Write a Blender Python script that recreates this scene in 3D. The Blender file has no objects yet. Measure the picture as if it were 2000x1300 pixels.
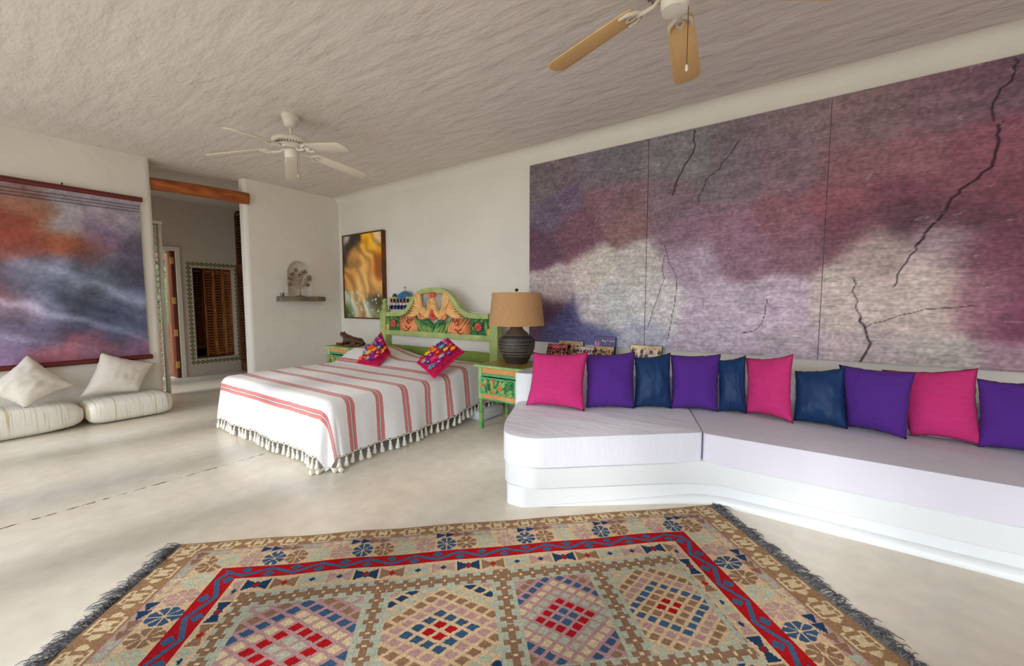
import bpy, bmesh, math, random
import numpy as np
from mathutils import Vector, Matrix, noise
from mathutils.geometry import tessellate_polygon
PI = math.pi
S = bpy.context.scene
COL = S.collection
random.seed(7)

# ------------------------------------------------------------------ camera
CAM_H, FOC, YAW, PITCH = 1.35, 795.0, math.radians(35), math.radians(4.3)
cam_d = bpy.data.cameras.new('camera'); cam = bpy.data.objects.new('camera', cam_d); COL.objects.link(cam)
cam_d.sensor_fit = 'HORIZONTAL'; cam_d.sensor_width = 36.0; cam_d.lens = FOC / 2000 * 36
cam_d.clip_start = 0.02
cam.location = (0, 0, CAM_H); cam.rotation_euler = (PI/2 - PITCH, 0, YAW)
S.camera = cam

# ------------------------------------------------------------------ world, sun, exposure
w = bpy.data.worlds.new('sky'); S.world = w; w.use_nodes = True
bg = w.node_tree.nodes['Background']
bg.inputs[0].default_value = (0.80, 0.90, 1.0, 1); bg.inputs[1].default_value = 3.8
sun_d = bpy.data.lights.new('sun', 'SUN'); sun = bpy.data.objects.new('sun', sun_d); COL.objects.link(sun)
sun_d.energy = 1.5; sun_d.angle = math.radians(9); sun_d.color = (1.0, 0.97, 0.92)
sun.rotation_euler = Vector((0.12, 0.90, -0.42)).to_track_quat('-Z', 'Y').to_euler()
S.view_settings.view_transform = 'Standard'; S.view_settings.look = 'None'
S.view_settings.gamma = 1.0; S.view_settings.use_curve_mapping = False
S.view_settings.exposure = 0.72
S.cycles.use_denoising = True
S.cycles.max_bounces = 10; S.cycles.diffuse_bounces = 6

# ------------------------------------------------------------------ helpers: surveying the photograph
_fw = Vector((-math.sin(YAW)*math.cos(PITCH), math.cos(YAW)*math.cos(PITCH), -math.sin(PITCH)))
_rt = Vector((math.cos(YAW), math.sin(YAW), 0)); _up = _rt.cross(_fw)
def _ray(px, py): return _fw*FOC + _rt*(px-1000) + _up*(650-py)
O = Vector((0, 0, CAM_H))
def PX(px, py, x): r = _ray(px, py); return O + r*(x/r.x)
def PY(px, py, y): r = _ray(px, py); return O + r*(y/r.y)
def PZ(px, py, z): r = _ray(px, py); return O + r*((z-CAM_H)/r.z)

# ------------------------------------------------------------------ helpers: materials
def lin(c):
    return tuple(((v/255)/12.92 if v/255 <= .04045 else ((v/255+.055)/1.055)**2.4) for v in c)
MATS = {}
def mat(name, rgb, rough=.8, var=0, vscale=6, bump=0, bscale=40, stretch=(1,1,1), metal=0, spec=.3, rgb2=None, detail=4, sheen=0, coat=0, vstretch=(1,1,1), trans=0):
    if name in MATS: return MATS[name]
    m = bpy.data.materials.new(name); m.use_nodes = True; nt = m.node_tree; N = nt.nodes; L = nt.links
    b = N['Principled BSDF']; c = lin(rgb)
    b.inputs['Base Color'].default_value = (*c, 1); b.inputs['Roughness'].default_value = rough
    b.inputs['Metallic'].default_value = metal; b.inputs['Specular IOR Level'].default_value = spec
    if sheen: b.inputs['Sheen Weight'].default_value = sheen
    if coat: b.inputs['Coat Weight'].default_value = coat
    if trans: b.inputs['Transmission Weight'].default_value = trans
    if var or rgb2 or bump:
        tc = N.new('ShaderNodeTexCoord')
    if var or rgb2:
        mp = N.new('ShaderNodeMapping'); mp.inputs['Scale'].default_value = vstretch; L.new(tc.outputs['Object'], mp.inputs[0])
        n = N.new('ShaderNodeTexNoise'); n.inputs['Scale'].default_value = vscale; n.inputs['Detail'].default_value = 6
        L.new(mp.outputs[0], n.inputs['Vector'])
        r = N.new('ShaderNodeValToRGB'); r.color_ramp.elements[0].position = .32; r.color_ramp.elements[1].position = .68
        if rgb2: c0, c1 = lin(rgb2), c
        else: c0, c1 = tuple(v*(1-var) for v in c), tuple(min(1, v*(1+var)) for v in c)
        r.color_ramp.elements[0].color = (*c0, 1); r.color_ramp.elements[1].color = (*c1, 1)
        L.new(n.outputs[0], r.inputs[0]); L.new(r.outputs[0], b.inputs['Base Color'])
    if bump:
        mp2 = N.new('ShaderNodeMapping'); mp2.inputs['Scale'].default_value = stretch; L.new(tc.outputs['Object'], mp2.inputs[0])
        n2 = N.new('ShaderNodeTexNoise'); n2.inputs['Scale'].default_value = bscale; n2.inputs['Detail'].default_value = detail
        L.new(mp2.outputs[0], n2.inputs['Vector'])
        bp = N.new('ShaderNodeBump'); bp.inputs['Strength'].default_value = 1; bp.inputs['Distance'].default_value = bump
        L.new(n2.outputs[0], bp.inputs['Height']); L.new(bp.outputs[0], b.inputs['Normal'])
    MATS[name] = m; return m
def mat_attr(name, rough=.8, bump=0, bscale=60, stretch=(1,1,1), grain=0, gscale=200, gstretch=(1,1,1), spec=.2):
    """colour read from the mesh's own colour attribute (flat print or weave), with grain on top"""
    if name in MATS: return MATS[name]
    m = bpy.data.materials.new(name); m.use_nodes = True; nt = m.node_tree; N = nt.nodes; L = nt.links
    b = N['Principled BSDF']; b.inputs['Roughness'].default_value = rough; b.inputs['Specular IOR Level'].default_value = spec
    a = N.new('ShaderNodeVertexColor'); a.layer_name = 'col'; src = a.outputs[0]
    tc = N.new('ShaderNodeTexCoord')
    if grain:
        mp = N.new('ShaderNodeMapping'); mp.inputs['Scale'].default_value = gstretch; L.new(tc.outputs['Object'], mp.inputs[0])
        n = N.new('ShaderNodeTexNoise'); n.inputs['Scale'].default_value = gscale; n.inputs['Detail'].default_value = 5; L.new(mp.outputs[0], n.inputs['Vector'])
        r = N.new('ShaderNodeMapRange'); r.inputs[1].default_value = .3; r.inputs[2].default_value = .7; r.inputs[3].default_value = 1-grain; r.inputs[4].default_value = 1+grain
        L.new(n.outputs[0], r.inputs[0])
        mx = N.new('ShaderNodeVectorMath'); mx.operation = 'SCALE'; L.new(src, mx.inputs[0]); L.new(r.outputs[0], mx.inputs['Scale']); src = mx.outputs[0]
    L.new(src, b.inputs['Base Color'])
    if bump:
        mp2 = N.new('ShaderNodeMapping'); mp2.inputs['Scale'].default_value = stretch; L.new(tc.outputs['Object'], mp2.inputs[0])
        n2 = N.new('ShaderNodeTexNoise'); n2.inputs['Scale'].default_value = bscale; L.new(mp2.outputs[0], n2.inputs['Vector'])
        bp = N.new('ShaderNodeBump'); bp.inputs['Distance'].default_value = bump; L.new(n2.outputs[0], bp.inputs['Height']); L.new(bp.outputs[0], b.inputs['Normal'])
    MATS[name] = m; return m

# ------------------------------------------------------------------ helpers: objects
def tag(o, label=None, cat=None, group=None, kind=None):
    if label: o['label'] = label
    if cat: o['category'] = cat
    if group: o['group'] = group
    if kind: o['kind'] = kind
    return o
def empty(name, loc=(0,0,0), label=None, cat=None, group=None, rz=0):
    o = bpy.data.objects.new(name, None); COL.objects.link(o); o.location = loc; o.rotation_euler = (0,0,rz); o.empty_display_size = .05
    return tag(o, label, cat, group)
class MB:
    def __init__(s): s.v = []; s.f = []
    def add(s, v, f):
        k = len(s.v); s.v += [tuple(p) for p in v]; s.f += [tuple(i+k for i in q) for q in f]; return s
    def box(s, a, b, M=None):
        (x0,y0,z0),(x1,y1,z1) = a, b
        v = [(x0,y0,z0),(x1,y0,z0),(x1,y1,z0),(x0,y1,z0),(x0,y0,z1),(x1,y0,z1),(x1,y1,z1),(x0,y1,z1)]
        if M: v = [M @ Vector(p) for p in v]
        return s.add(v, [(3,2,1,0),(4,5,6,7),(0,1,5,4),(1,2,6,5),(2,3,7,6),(3,0,4,7)])
    def lathe(s, prof, c=(0,0,0), n=20, M=None):
        v = []; f = []
        for (r,z) in prof:
            for i in range(n):
                a = 2*PI*i/n; v.append(Vector((r*math.cos(a), r*math.sin(a), z)))
        m = len(prof)
        for j in range(m-1):
            for i in range(n): f.append((j*n+i, j*n+(i+1)%n, (j+1)*n+(i+1)%n, (j+1)*n+i))
        f.append(tuple(range(n-1,-1,-1))); f.append(tuple((m-1)*n+i for i in range(n)))
        if M: v = [M @ p for p in v]
        return s.add([p+Vector(c) for p in v], f)
    def tube(s, pts, r, n=8):
        pts = [Vector(p) for p in pts]; rs = r if isinstance(r, (list,tuple)) else [r]*len(pts)
        v = []; f = []; prev = None
        for i, p in enumerate(pts):
            t = (pts[min(i+1,len(pts)-1)] - pts[max(i-1,0)]).normalized()
            if prev is None: prev = t.orthogonal().normalized()
            a = (prev - t*prev.dot(t)); a = a.normalized() if a.length > 1e-6 else t.orthogonal().normalized(); prev = a; b = t.cross(a)
            for k in range(n):
                g = 2*PI*k/n; v.append(p + a*(rs[i]*math.cos(g)) + b*(rs[i]*math.sin(g)))
        for i in range(len(pts)-1):
            for k in range(n): f.append((i*n+k, i*n+(k+1)%n, (i+1)*n+(k+1)%n, (i+1)*n+k))
        f.append(tuple(range(n-1,-1,-1))); f.append(tuple((len(pts)-1)*n+k for k in range(n)))
        return s.add(v, f)
    def prism(s, loops, d, T):
        """outline (and holes) in 2D, thickness d, T maps (u, v, depth) to world"""
        if not isinstance(loops[0][0], (tuple, list)): loops = [loops]
        tri = tessellate_polygon([[Vector((p[0],p[1],0)) for p in lp] for lp in loops])
        flat = [p for lp in loops for p in lp]; n = len(flat)
        v = [T(p[0],p[1],0) for p in flat] + [T(p[0],p[1],d) for p in flat]
        f = [tuple(t) for t in tri] + [tuple(i+n for i in reversed(t)) for t in tri]
        k = 0
        for lp in loops:
            m = len(lp)
            for i in range(m): f.append((k+i, k+(i+1)%m, n+k+(i+1)%m, n+k+i))
            k += m
        return s.add(v, f)
    def ell(s, c, r, n=12, m=8, M=None):
        prof = [(max(1e-4, math.sin(PI*j/m)), -math.cos(PI*j/m)) for j in range(m+1)]
        v = []; f = []
        for (rr,z) in prof:
            for i in range(n):
                a = 2*PI*i/n; p = Vector((rr*math.cos(a)*r[0], rr*math.sin(a)*r[1], z*r[2])); v.append((M @ p if M else p) + Vector(c))
        for j in range(m):
            for i in range(n): f.append((j*n+i, j*n+(i+1)%n, (j+1)*n+(i+1)%n, (j+1)*n+i))
        return s.add(v, f)
    def build(s, name, m, parent=None, smooth=False, bevel=0, seg=2, kind=None, loc=None):
        me = bpy.data.meshes.new(name); me.from_pydata(s.v, [], s.f); me.update()
        bm = bmesh.new(); bm.from_mesh(me)
        bmesh.ops.remove_doubles(bm, verts=bm.verts, dist=1e-5)
        bmesh.ops.recalc_face_normals(bm, faces=bm.faces)
        if bevel:
            es = [e for e in bm.edges if len(e.link_faces) == 2 and e.calc_face_angle(0) > .6]
            bmesh.ops.bevel(bm, geom=es, offset=bevel, segments=seg, profile=.5, affect='EDGES', clamp_overlap=True)
        bm.to_mesh(me); bm.free()
        if smooth or bevel:
            me.polygons.foreach_set('use_smooth', [True]*len(me.polygons))
            if bevel or smooth == 'auto':
                try: me.set_sharp_from_angle(angle=math.radians(50))
                except Exception: pass
        me.materials.append(m)
        o = bpy.data.objects.new(name, me); COL.objects.link(o)
        if parent: o.parent = parent; o.matrix_parent_inverse = world_of(parent).inverted() if loc is None else Matrix()
        if loc is not None: o.location = loc
        if kind: o['kind'] = kind
        return o
def world_of(o):
    M = Matrix.LocRotScale(o.location, o.rotation_euler, o.scale)
    if o.parent: M = world_of(o.parent) @ o.matrix_parent_inverse @ M
    return M
def link_copy(o, parent=None, loc=None, rot=None, scale=None):
    c = o.copy(); COL.objects.link(c)
    if parent is not None: c.parent = parent
    if loc is not None: c.location = loc
    if rot is not None: c.rotation_euler = rot
    if scale is not None: c.scale = scale
    return c
def box(name, a, b, m, parent=None, bevel=.004, seg=2, **k): return MB().box(a, b).build(name, m, parent, bevel=bevel, seg=seg, **k)
def struct(o): o['kind'] = 'structure'; return o
def smoothpath(pts, k=6, closed=False):
    """Catmull-Rom through 2D/3D points"""
    P = [Vector(p) for p in pts]; n = len(P); out = []
    rng = range(n) if closed else range(n-1)
    for i in rng:
        p0 = P[(i-1)%n] if closed or i > 0 else P[i]; p1 = P[i]; p2 = P[(i+1)%n]; p3 = P[(i+2)%n] if closed or i+2 < n else P[(i+1)%n]
        for j in range(k):
            t = j/k
            out.append(.5*((2*p1)+(-p0+p2)*t+(2*p0-5*p1+4*p2-p3)*t*t+(-p0+3*p1-3*p2+p3)*t**3))
    if not closed: out.append(P[-1])
    return out
def grid(name, nu, nv, fn, m, parent=None, colors=None, per_face=False, smooth=True, uv=None, back=None):
    """a sheet of (nu x nv) cells; fn(i,j) -> point; colors: array (verts or faces, 3) in sRGB 0-255"""
    v = [tuple(fn(i/nu, j/nv)) for j in range(nv+1) for i in range(nu+1)]
    f = [(j*(nu+1)+i, j*(nu+1)+i+1, (j+1)*(nu+1)+i+1, (j+1)*(nu+1)+i) for j in range(nv) for i in range(nu)]
    me = bpy.data.meshes.new(name); me.from_pydata(v, [], f); me.update()
    if colors is not None:
        c = np.clip(np.asarray(colors, float)/255, 0, 1); c = np.where(c <= .04045, c/12.92, ((c+.055)/1.055)**2.4)
        c = np.concatenate([c, np.ones((len(c),1))], 1)
        if per_face:
            a = me.color_attributes.new('col', 'FLOAT_COLOR', 'CORNER'); c = np.repeat(c, 4, 0)
        else:
            a = me.color_attributes.new('col', 'FLOAT_COLOR', 'POINT')
        a.data.foreach_set('color', c.astype(np.float32).ravel())
    if uv is not None:
        ul = me.uv_layers.new(name='uv'); vs = np.array([uv(i/nu, j/nv) for j in range(nv+1) for i in range(nu+1)], np.float32)
        ul.data.foreach_set('uv', vs[np.array(f).ravel()].ravel())
    if smooth: me.polygons.foreach_set('use_smooth', [True]*len(me.polygons))
    me.materials.append(m)
    o = bpy.data.objects.new(name, me); COL.objects.link(o)
    if parent: o.parent = parent; o.matrix_parent_inverse = world_of(parent).inverted()
    return o
def fbm(x, y, s, seed=0, oct=3):
    """cheap numpy value noise, about -1..1"""
    out = np.zeros_like(x, float); amp = 1; tot = 0
    for o in range(oct):
        X = x*s*2**o + 37.7*seed + 11*o; Y = y*s*2**o + 91.3*seed + 5*o
        xi = np.floor(X).astype(int); yi = np.floor(Y).astype(int); fx = X-xi; fy = Y-yi; fx = fx*fx*(3-2*fx); fy = fy*fy*(3-2*fy)
        def h(a, b):
            k = (a*374761393 + b*668265263 + (seed+o)*1442695041) & 0xffffffff; k = ((k ^ (k >> 13))*1274126177) & 0xffffffff
            return ((k ^ (k >> 16)) & 0xffff)/32767.5 - 1
        v = (h(xi,yi)*(1-fx)+h(xi+1,yi)*fx)*(1-fy) + (h(xi,yi+1)*(1-fx)+h(xi+1,yi+1)*fx)*fy
        out += v*amp; tot += amp; amp *= .5
    return out/tot

# ------------------------------------------------------------------ materials of the place
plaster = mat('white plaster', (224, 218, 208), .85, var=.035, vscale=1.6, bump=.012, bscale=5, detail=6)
plaster_ceiling = mat('trowelled ceiling plaster', (214, 206, 199), .9, var=.03, vscale=2.5, bump=.024, bscale=4.5, stretch=(.8,2.2,1), detail=4)
white_paint = mat('white painted masonry', (216, 219, 221), .35, bump=.004, bscale=7, spec=.5)
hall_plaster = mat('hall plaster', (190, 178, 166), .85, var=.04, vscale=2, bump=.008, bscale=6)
wood_beam = mat('varnished log', (176, 92, 30), .4, rgb2=(118, 52, 16), vscale=5, vstretch=(6,.5,6), bump=.003, bscale=20, stretch=(6,.4,6), spec=.5)
shutter_wood = mat('shutter wood', (186, 122, 70), .5, rgb2=(140, 84, 44), vscale=8, vstretch=(3,3,.4))
dark_wood = mat('dark louver wood', (120, 68, 36), .5, rgb2=(84, 44, 22), vscale=8, vstretch=(3,3,.4))
brass = mat('brass', (205, 165, 90), .35, metal=.8)
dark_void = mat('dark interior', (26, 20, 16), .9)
cream_metal = mat('cream enamel', (226, 220, 205), .35, spec=.5)
outdoor_ground = mat('pale terrace', (200, 192, 178), .9, var=.05)

# ------------------------------------------------------------------ the room shell
XL, XN, XH, YB, YF, XR, ZC = -6.8, -6.73, -9.0, 4.25, -1.7, 3.6, 3.165
# floor: polished cement, with a broken joint running towards the bed
def floor_mat():
    m = mat('polished cement', (222, 216, 204), .26, rgb2=(203, 191, 171), vscale=1.1, spec=.45, vstretch=(1,.55,1))
    nt = m.node_tree; N = nt.nodes; L = nt.links; b = N['Principled BSDF']
    g = N.new('ShaderNodeNewGeometry'); sp = N.new('ShaderNodeSeparateXYZ'); L.new(g.outputs['Position'], sp.inputs[0])
    n = N.new('ShaderNodeTexNoise'); n.inputs['Scale'].default_value = 22; L.new(g.outputs['Position'], n.inputs['Vector'])
    ad = N.new('ShaderNodeMath'); ad.operation = 'ADD'; L.new(sp.outputs[0], ad.inputs[0]); ad.inputs[1].default_value = 3.85
    ab = N.new('ShaderNodeMath'); ab.operation = 'ABSOLUTE'; L.new(ad.outputs[0], ab.inputs[0])
    th = N.new('ShaderNodeMath'); th.operation = 'MULTIPLY_ADD'; L.new(n.outputs[0], th.inputs[0]); th.inputs[1].default_value = .04; th.inputs[2].default_value = -.0165
    lt = N.new('ShaderNodeMath'); lt.operation = 'LESS_THAN'; L.new(ab.outputs[0], lt.inputs[0]); L.new(th.outputs[0], lt.inputs[1])
    src = b.inputs['Base Color'].links[0].from_socket
    # fine trowel mottling
    n2 = N.new('ShaderNodeTexNoise'); n2.inputs['Scale'].default_value = 9; n2.inputs['Detail'].default_value = 8; L.new(g.outputs['Position'], n2.inputs['Vector'])
    mr = N.new('ShaderNodeMapRange'); mr.inputs[1].default_value = .3; mr.inputs[2].default_value = .7; mr.inputs[3].default_value = .93; mr.inputs[4].default_value = 1.06; L.new(n2.outputs[0], mr.inputs[0])
    sc = N.new('ShaderNodeVectorMath'); sc.operation = 'SCALE'; L.new(src, sc.inputs[0]); L.new(mr.outputs[0], sc.inputs['Scale'])
    mx = N.new('ShaderNodeMix'); mx.data_type = 'RGBA'; L.new(lt.outputs[0], mx.inputs[0]); L.new(sc.outputs[0], mx.inputs[6]); mx.inputs[7].default_value = (*lin((84,76,62)),1)
    L.new(mx.outputs[2], b.inputs['Base Color'])
    return m
struct(MB().box((-9.2, YF-.2, -.12), (XR+.2, YB+.2, 0)).build('floor', floor_mat()))
struct(MB().box((-7.0, YF-.2, ZC), (XR+.2, YB+.3, ZC+.15)).build('ceiling', plaster_ceiling))
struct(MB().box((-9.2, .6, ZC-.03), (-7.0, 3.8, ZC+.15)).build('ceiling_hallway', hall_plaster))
struct(MB().box((-7.05, YB, 0), (XR+.2, YB+.3, ZC+.02)).build('wall_back', plaster))
# plastered cove rounding the back wall into the ceiling
cr = .11; cp = [(-.002, ZC-cr)] + [(cr*(1-math.cos(a)), ZC-cr+cr*math.sin(a)) for a in [PI/2*k/8 for k in range(9)]] + [(cr, ZC+.01), (-.002, ZC+.01)]
struct(MB().prism(cp[1:], XR-XN, lambda u, v, d: (XN+d, YB-u, v)).build('trim_3', plaster, smooth='auto'))
# left wall (faces +x) with a rounded free end
def arc(cx, cy, r, a0, a1, n=6): return [(cx+r*math.cos(a0+(a1-a0)*k/n), cy+r*math.sin(a0+(a1-a0)*k/n)) for k in range(n+1)]
wl = [(XL-.3, YF), (XL, YF)] + arc(XL-.06, 1.715-.06, .06, 0, PI/2) + arc(XL-.24, 1.715-.06, .06, PI/2, PI)
struct(MB().prism(wl, ZC+.01, lambda u, v, d: (u, v, d)).build('wall_left', plaster, smooth='auto'))
# niche wall (faces +x), an arched recess cut into it
nz0, nz1, ny0, ny1 = 1.44, 2.03, 3.325, 3.715
rr_ = (ny1-ny0)/2; nc = (ny0+ny1)/2
hole = [(ny0, nz0), (ny1, nz0)] + [(nc+rr_*math.cos(a), nz1-rr_+rr_*math.sin(a)) for a in [PI*k/16 for k in range(17)]]
hole = [(ny0,nz0),(ny1,nz0)] + hole[2:]
nw = MB(); nw.prism([[(2.79,0),(4.30,0),(4.30,ZC+.01),(2.79,ZC+.01)], hole], .13, lambda u, v, d: (XN-d, u, v))
nw.box((XN-.20, 2.79, 0), (XN-.13, 4.30, ZC+.01))
struct(nw.build('wall_niche', plaster))
ne = MB(); ne.prism(arc(XN-.14,2.80,.06,PI,1.5*PI) + arc(XN-.06,2.80,.06,1.5*PI,2*PI) + [(XN-.0005,2.83),(XN-.1995,2.83)], ZC+.01, lambda u, v, d: (u, v, d))
struct(ne.build('trim_1', plaster, smooth='auto'))
# front of the room: open bays between slim plastered posts, under a deep lintel
fr = MB()
bays = [-6.8+1.15*k for k in range(10)]
for x in bays: fr.box((x-.2, YF-.22, 0), (x+.2, YF, 2.62))
fr.box((-7.1, YF-.22, 2.62), (XR+.2, YF, ZC+.02))
struct(fr.build('wall_front', plaster))
struct(MB().box((XR, YF-.2, 0), (XR+.2, YB+.2, ZC+.02)).build('wall_right', plaster))
struct(MB().box((-30, -40, -.3), (30, YF-.2, -.13)).build('terrace', outdoor_ground))

# hallway beyond the opening
dy0, dy1, dz1 = 1.72, 2.53, 2.25
wy0, wy1, wz0, wz1 = 2.765, 3.435, .31, 1.985
hw = MB(); hw.prism([[(.6,0),(dy0,0),(dy0,dz1),(dy1,dz1),(dy1,0),(3.8,0),(3.8,ZC),(.6,ZC)], [(wy0,wz0),(wy1,wz0),(wy1,wz1),(wy0,wz1)]], .2, lambda u, v, d: (XH-d, u, v))
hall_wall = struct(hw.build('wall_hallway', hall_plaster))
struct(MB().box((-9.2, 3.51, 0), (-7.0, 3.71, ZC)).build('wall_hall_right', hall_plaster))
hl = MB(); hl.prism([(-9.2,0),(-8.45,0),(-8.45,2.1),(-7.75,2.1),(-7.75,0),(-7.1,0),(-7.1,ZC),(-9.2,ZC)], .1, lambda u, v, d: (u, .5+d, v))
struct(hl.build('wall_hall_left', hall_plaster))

# log beam across the opening
bm_ = empty('beam', (-6.86, 2.3, 2.87)); bm_['kind'] = 'structure'
pts = [(-6.9+.16*t, 1.70+1.11*t, 2.875+.01*math.sin(3*t)) for t in [k/8 for k in range(9)]]
MB().tube(pts, [.077,.078,.079,.08,.08,.081,.083,.085,.086], 20).build('log', wood_beam, bm_, smooth='auto')

# hall door: white frame, a glazed wooden leaf swung outwards on brass hinges
d1 = empty('door_1', (XH, dy1, 0)); d1['kind'] = 'structure'
fm = MB(); fm.prism([(dy0-.09,0),(dy0,0),(dy0,dz1),(dy1,dz1),(dy1,0),(dy1+.06,0),(dy1+.06,dz1+.07),(dy0-.09,dz1+.07)], .02, lambda u, v, d: (XH+d, u, v)).build('door_frame', mat('frame white', (214,206,194), .6), d1)
Mleaf = Matrix.Translation((XH-.2, dy1-.015, 0)) @ Matrix.Rotation(math.radians(-158), 4, 'Z')
lf = MB()
for a, b in (((0,-.02,.01),(.09,.02,2.22)), ((.70,-.02,.01),(.79,.02,2.22)), ((.09,-.02,.01),(.70,.02,.95)), ((.09,-.02,2.10),(.70,.02,2.22))): lf.box(a, b, Mleaf)
leaf = lf.build('door_leaf', mat('weathered door wood', (128,86,56), .6, rgb2=(90,50,30), vscale=6, vstretch=(6,6,.6)), d1)
MB().box((.09,-.004,.95),(.70,.004,2.10), Mleaf).build('glass_pane', mat('glass', (235,245,240), .03, trans=1, spec=.5), d1)
jb = MB().box((XH-.2, dy1-.06, 0), (XH-.02, dy1-.001, dz1)); jb.build('jamb', mat('red door wood', (96,42,22), .5), d1, bevel=.004)
for z in (.18, .75, 1.32, 2.02):
    MB().box((XH-.035, dy1-.07, z), (XH-.012, dy1-.02, z+.12)).build('hinge', brass, d1, bevel=.003)
# garden behind the door
gm = empty('garden_shrub', (-10.4, 2.0, 0), 'leafy yellow green shrub growing outside the hallway door', 'shrub')
lv = MB(); rnd = random.Random(3)
for k in range(3000):
    p = Vector((-10.5+rnd.gauss(0,.28), 1.7+rnd.gauss(0,.8), rnd.uniform(.1,3.2))); a = Matrix.Rotation(rnd.uniform(0,6.3),3,'Z') @ Matrix.Rotation(rnd.uniform(-1,1),3,'X')
    q = [a @ Vector(t) for t in ((0,0,0),(.045,.06,.01),(0,.15,0),(-.045,.06,.01))]; lv.add([p+t for t in q], [(0,1,2,3)])
lv.build('foliage', mat('garden leaves', (120,136,34), .6, rgb2=(40,70,20), vscale=2), gm, kind='stuff')
for y in (1.4, 1.8, 2.2): MB().tube([(-10.5,y,0),(-10.45,y+.05,1.2),(-10.5,y,2.4)], [.03,.025,.01]).build('stem', dark_wood, gm, smooth=True)
struct(MB().box((-12.2,-3,-.1),(-12.0,7,3.6)).build('wall_garden', mat('mossy garden wall', (110,116,84), .9, rgb2=(70,84,50), vscale=2)))
struct(MB().box((-14, -2, -.1), (-9.2, 6, -.0)).build('ground_garden', outdoor_ground))

# louvered panels: stiles, rails and single slats, built flat in a local x-z plane
slat_cache = {}
def louver(name, parent, origin, ang, wdt, z0, z1, m, pitch, rails=(), stile=.055, top=.06, bot=.07, th=.028, slat_m=None):
    """one louvered panel as a part; its slats are sub-parts"""
    M = Matrix.Translation(origin) @ Matrix.Rotation(ang, 4, 'Z')
    b = MB()
    b.box((0,-th/2,z0),(stile,th/2,z1),M).box((wdt-stile,-th/2,z0),(wdt,th/2,z1),M).box((stile,-th/2,z0),(wdt-stile,th/2,z0+bot),M).box((stile,-th/2,z1-top),(wdt-stile,th/2,z1),M)
    for r in rails: b.box((stile,-th/2,r-.06),(wdt-stile,th/2,r+.06),M)
    p = b.build(name, m, parent, bevel=.003)
    key = (round(wdt-2*stile,3), m.name)
    if key not in slat_cache:
        sb = MB().box((0,-.022,-.004),(wdt-2*stile,.022,.004)); o = sb.build('slat', slat_m or m, p, loc=(0,0,0)); slat_cache[key] = o; first = o
    else: first = None
    z = z0+bot+pitch*.6
    while z < z1-top-pitch*.3:
        if not any(abs(z-r) < .07 for r in rails):
            o = first if first else link_copy(slat_cache[key], p); first = None
            o.parent = p; o.matrix_parent_inverse = world_of(p).inverted()
            o.location = M @ Vector((stile,0,z)); o.rotation_euler = (Matrix.Rotation(ang,4,'Z') @ Matrix.Rotation(math.radians(38),4,'X')).to_euler()
        z += pitch
    return p
w1 = empty('window_1', (XH, (wy0+wy1)/2, wz0)); w1['kind'] = 'structure'
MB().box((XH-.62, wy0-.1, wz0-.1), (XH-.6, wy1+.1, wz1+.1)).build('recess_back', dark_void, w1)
MB().box((XH-.6,wy0-.1,wz0-.1),(XH-.2,wy0-.0,wz1+.1)).box((XH-.6,wy1,wz0-.1),(XH-.2,wy1+.1,wz1+.1)).box((XH-.6,wy0,wz1),(XH-.2,wy1,wz1+.1)).box((XH-.6,wy0,wz0-.1),(XH-.2,wy1,wz0)).build('recess_side', hall_plaster, w1)
louver('shutter', w1, (XH-.225, wy0+.05, 0), PI/2, .165, .47, 1.97, dark_wood, .05, stile=.03)
louver('shutter', w1, (XH-.17, wy0+.212, 0), PI/2, .155, .335, 1.975, shutter_wood, .052, stile=.03)
louver('shutter', w1, (XH-.17, wy0+.370, 0), PI/2, .155, .335, 1.975, shutter_wood, .052, stile=.03)
louver('shutter', w1, (XH-.17, wy0+.528, 0), PI/2, .142, .335, 1.975, shutter_wood, .052, stile=.025)
for z in (.55, 1.2, 1.88): MB().box((XH-.155, wy0+.357, z-.03), (XH-.148, wy0+.379, z+.03)).build('hinge', brass, w1)
# border of diamond tiles round the shutter window, each with a paler centre
tile_m = mat('green glazed tile', (106,104,74), .4, var=.2, vscale=9); tile_c = mat('pale tile centre', (150,148,116), .4)
t0 = MB().prism([(-.042,0),(0,-.042),(.042,0),(0,.042)], .006, lambda u, v, d: (d, u, v)).build('tile', tile_m, w1, loc=(0,0,0))
c0 = MB().prism([(-.016,0),(0,-.016),(.016,0),(0,.016)], .008, lambda u, v, d: (d, u, v)).build('tile_centre', tile_c, t0, loc=(0,0,0))
spots = []
ty0, ty1, tz0, tz1 = wy0-.058, wy1+.032, wz0-.06, wz1+.06
ny_, nz_ = 11, 23
for k in range(ny_+1): y = ty0+(ty1-ty0)*k/ny_; spots += [(y,tz0),(y,tz1)]
for k in range(1,nz_): z = tz0+(tz1-tz0)*k/nz_; spots += [(ty0,z),(ty1,z)]
for i,(y,z) in enumerate(spots):
    o = t0 if i == 0 else link_copy(t0, w1)
    o.matrix_parent_inverse = world_of(w1).inverted(); o.location = (XH-.001, y, z)
    if i: link_copy(c0, o)
# tall louvered wardrobe doors on the hallway's right side
d2 = empty('door_2', (-8.4, 3.50, 0)); d2['kind'] = 'structure'
louver('louver_panel', d2, (-8.985, 3.49, 0), 0, .55, .02, 3.06, dark_wood, .055, rails=(2.0,), stile=.06, bot=.16, slat_m=dark_wood)
louver('louver_panel', d2, (-8.43, 3.49, 0), 0, .55, .02, 3.06, dark_wood, .055, rails=(2.0,), stile=.06, bot=.16)
MB().box((-8.999,3.505,0),(-7.85,3.509,3.1)).build('door_backing', dark_void, d2)
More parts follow.
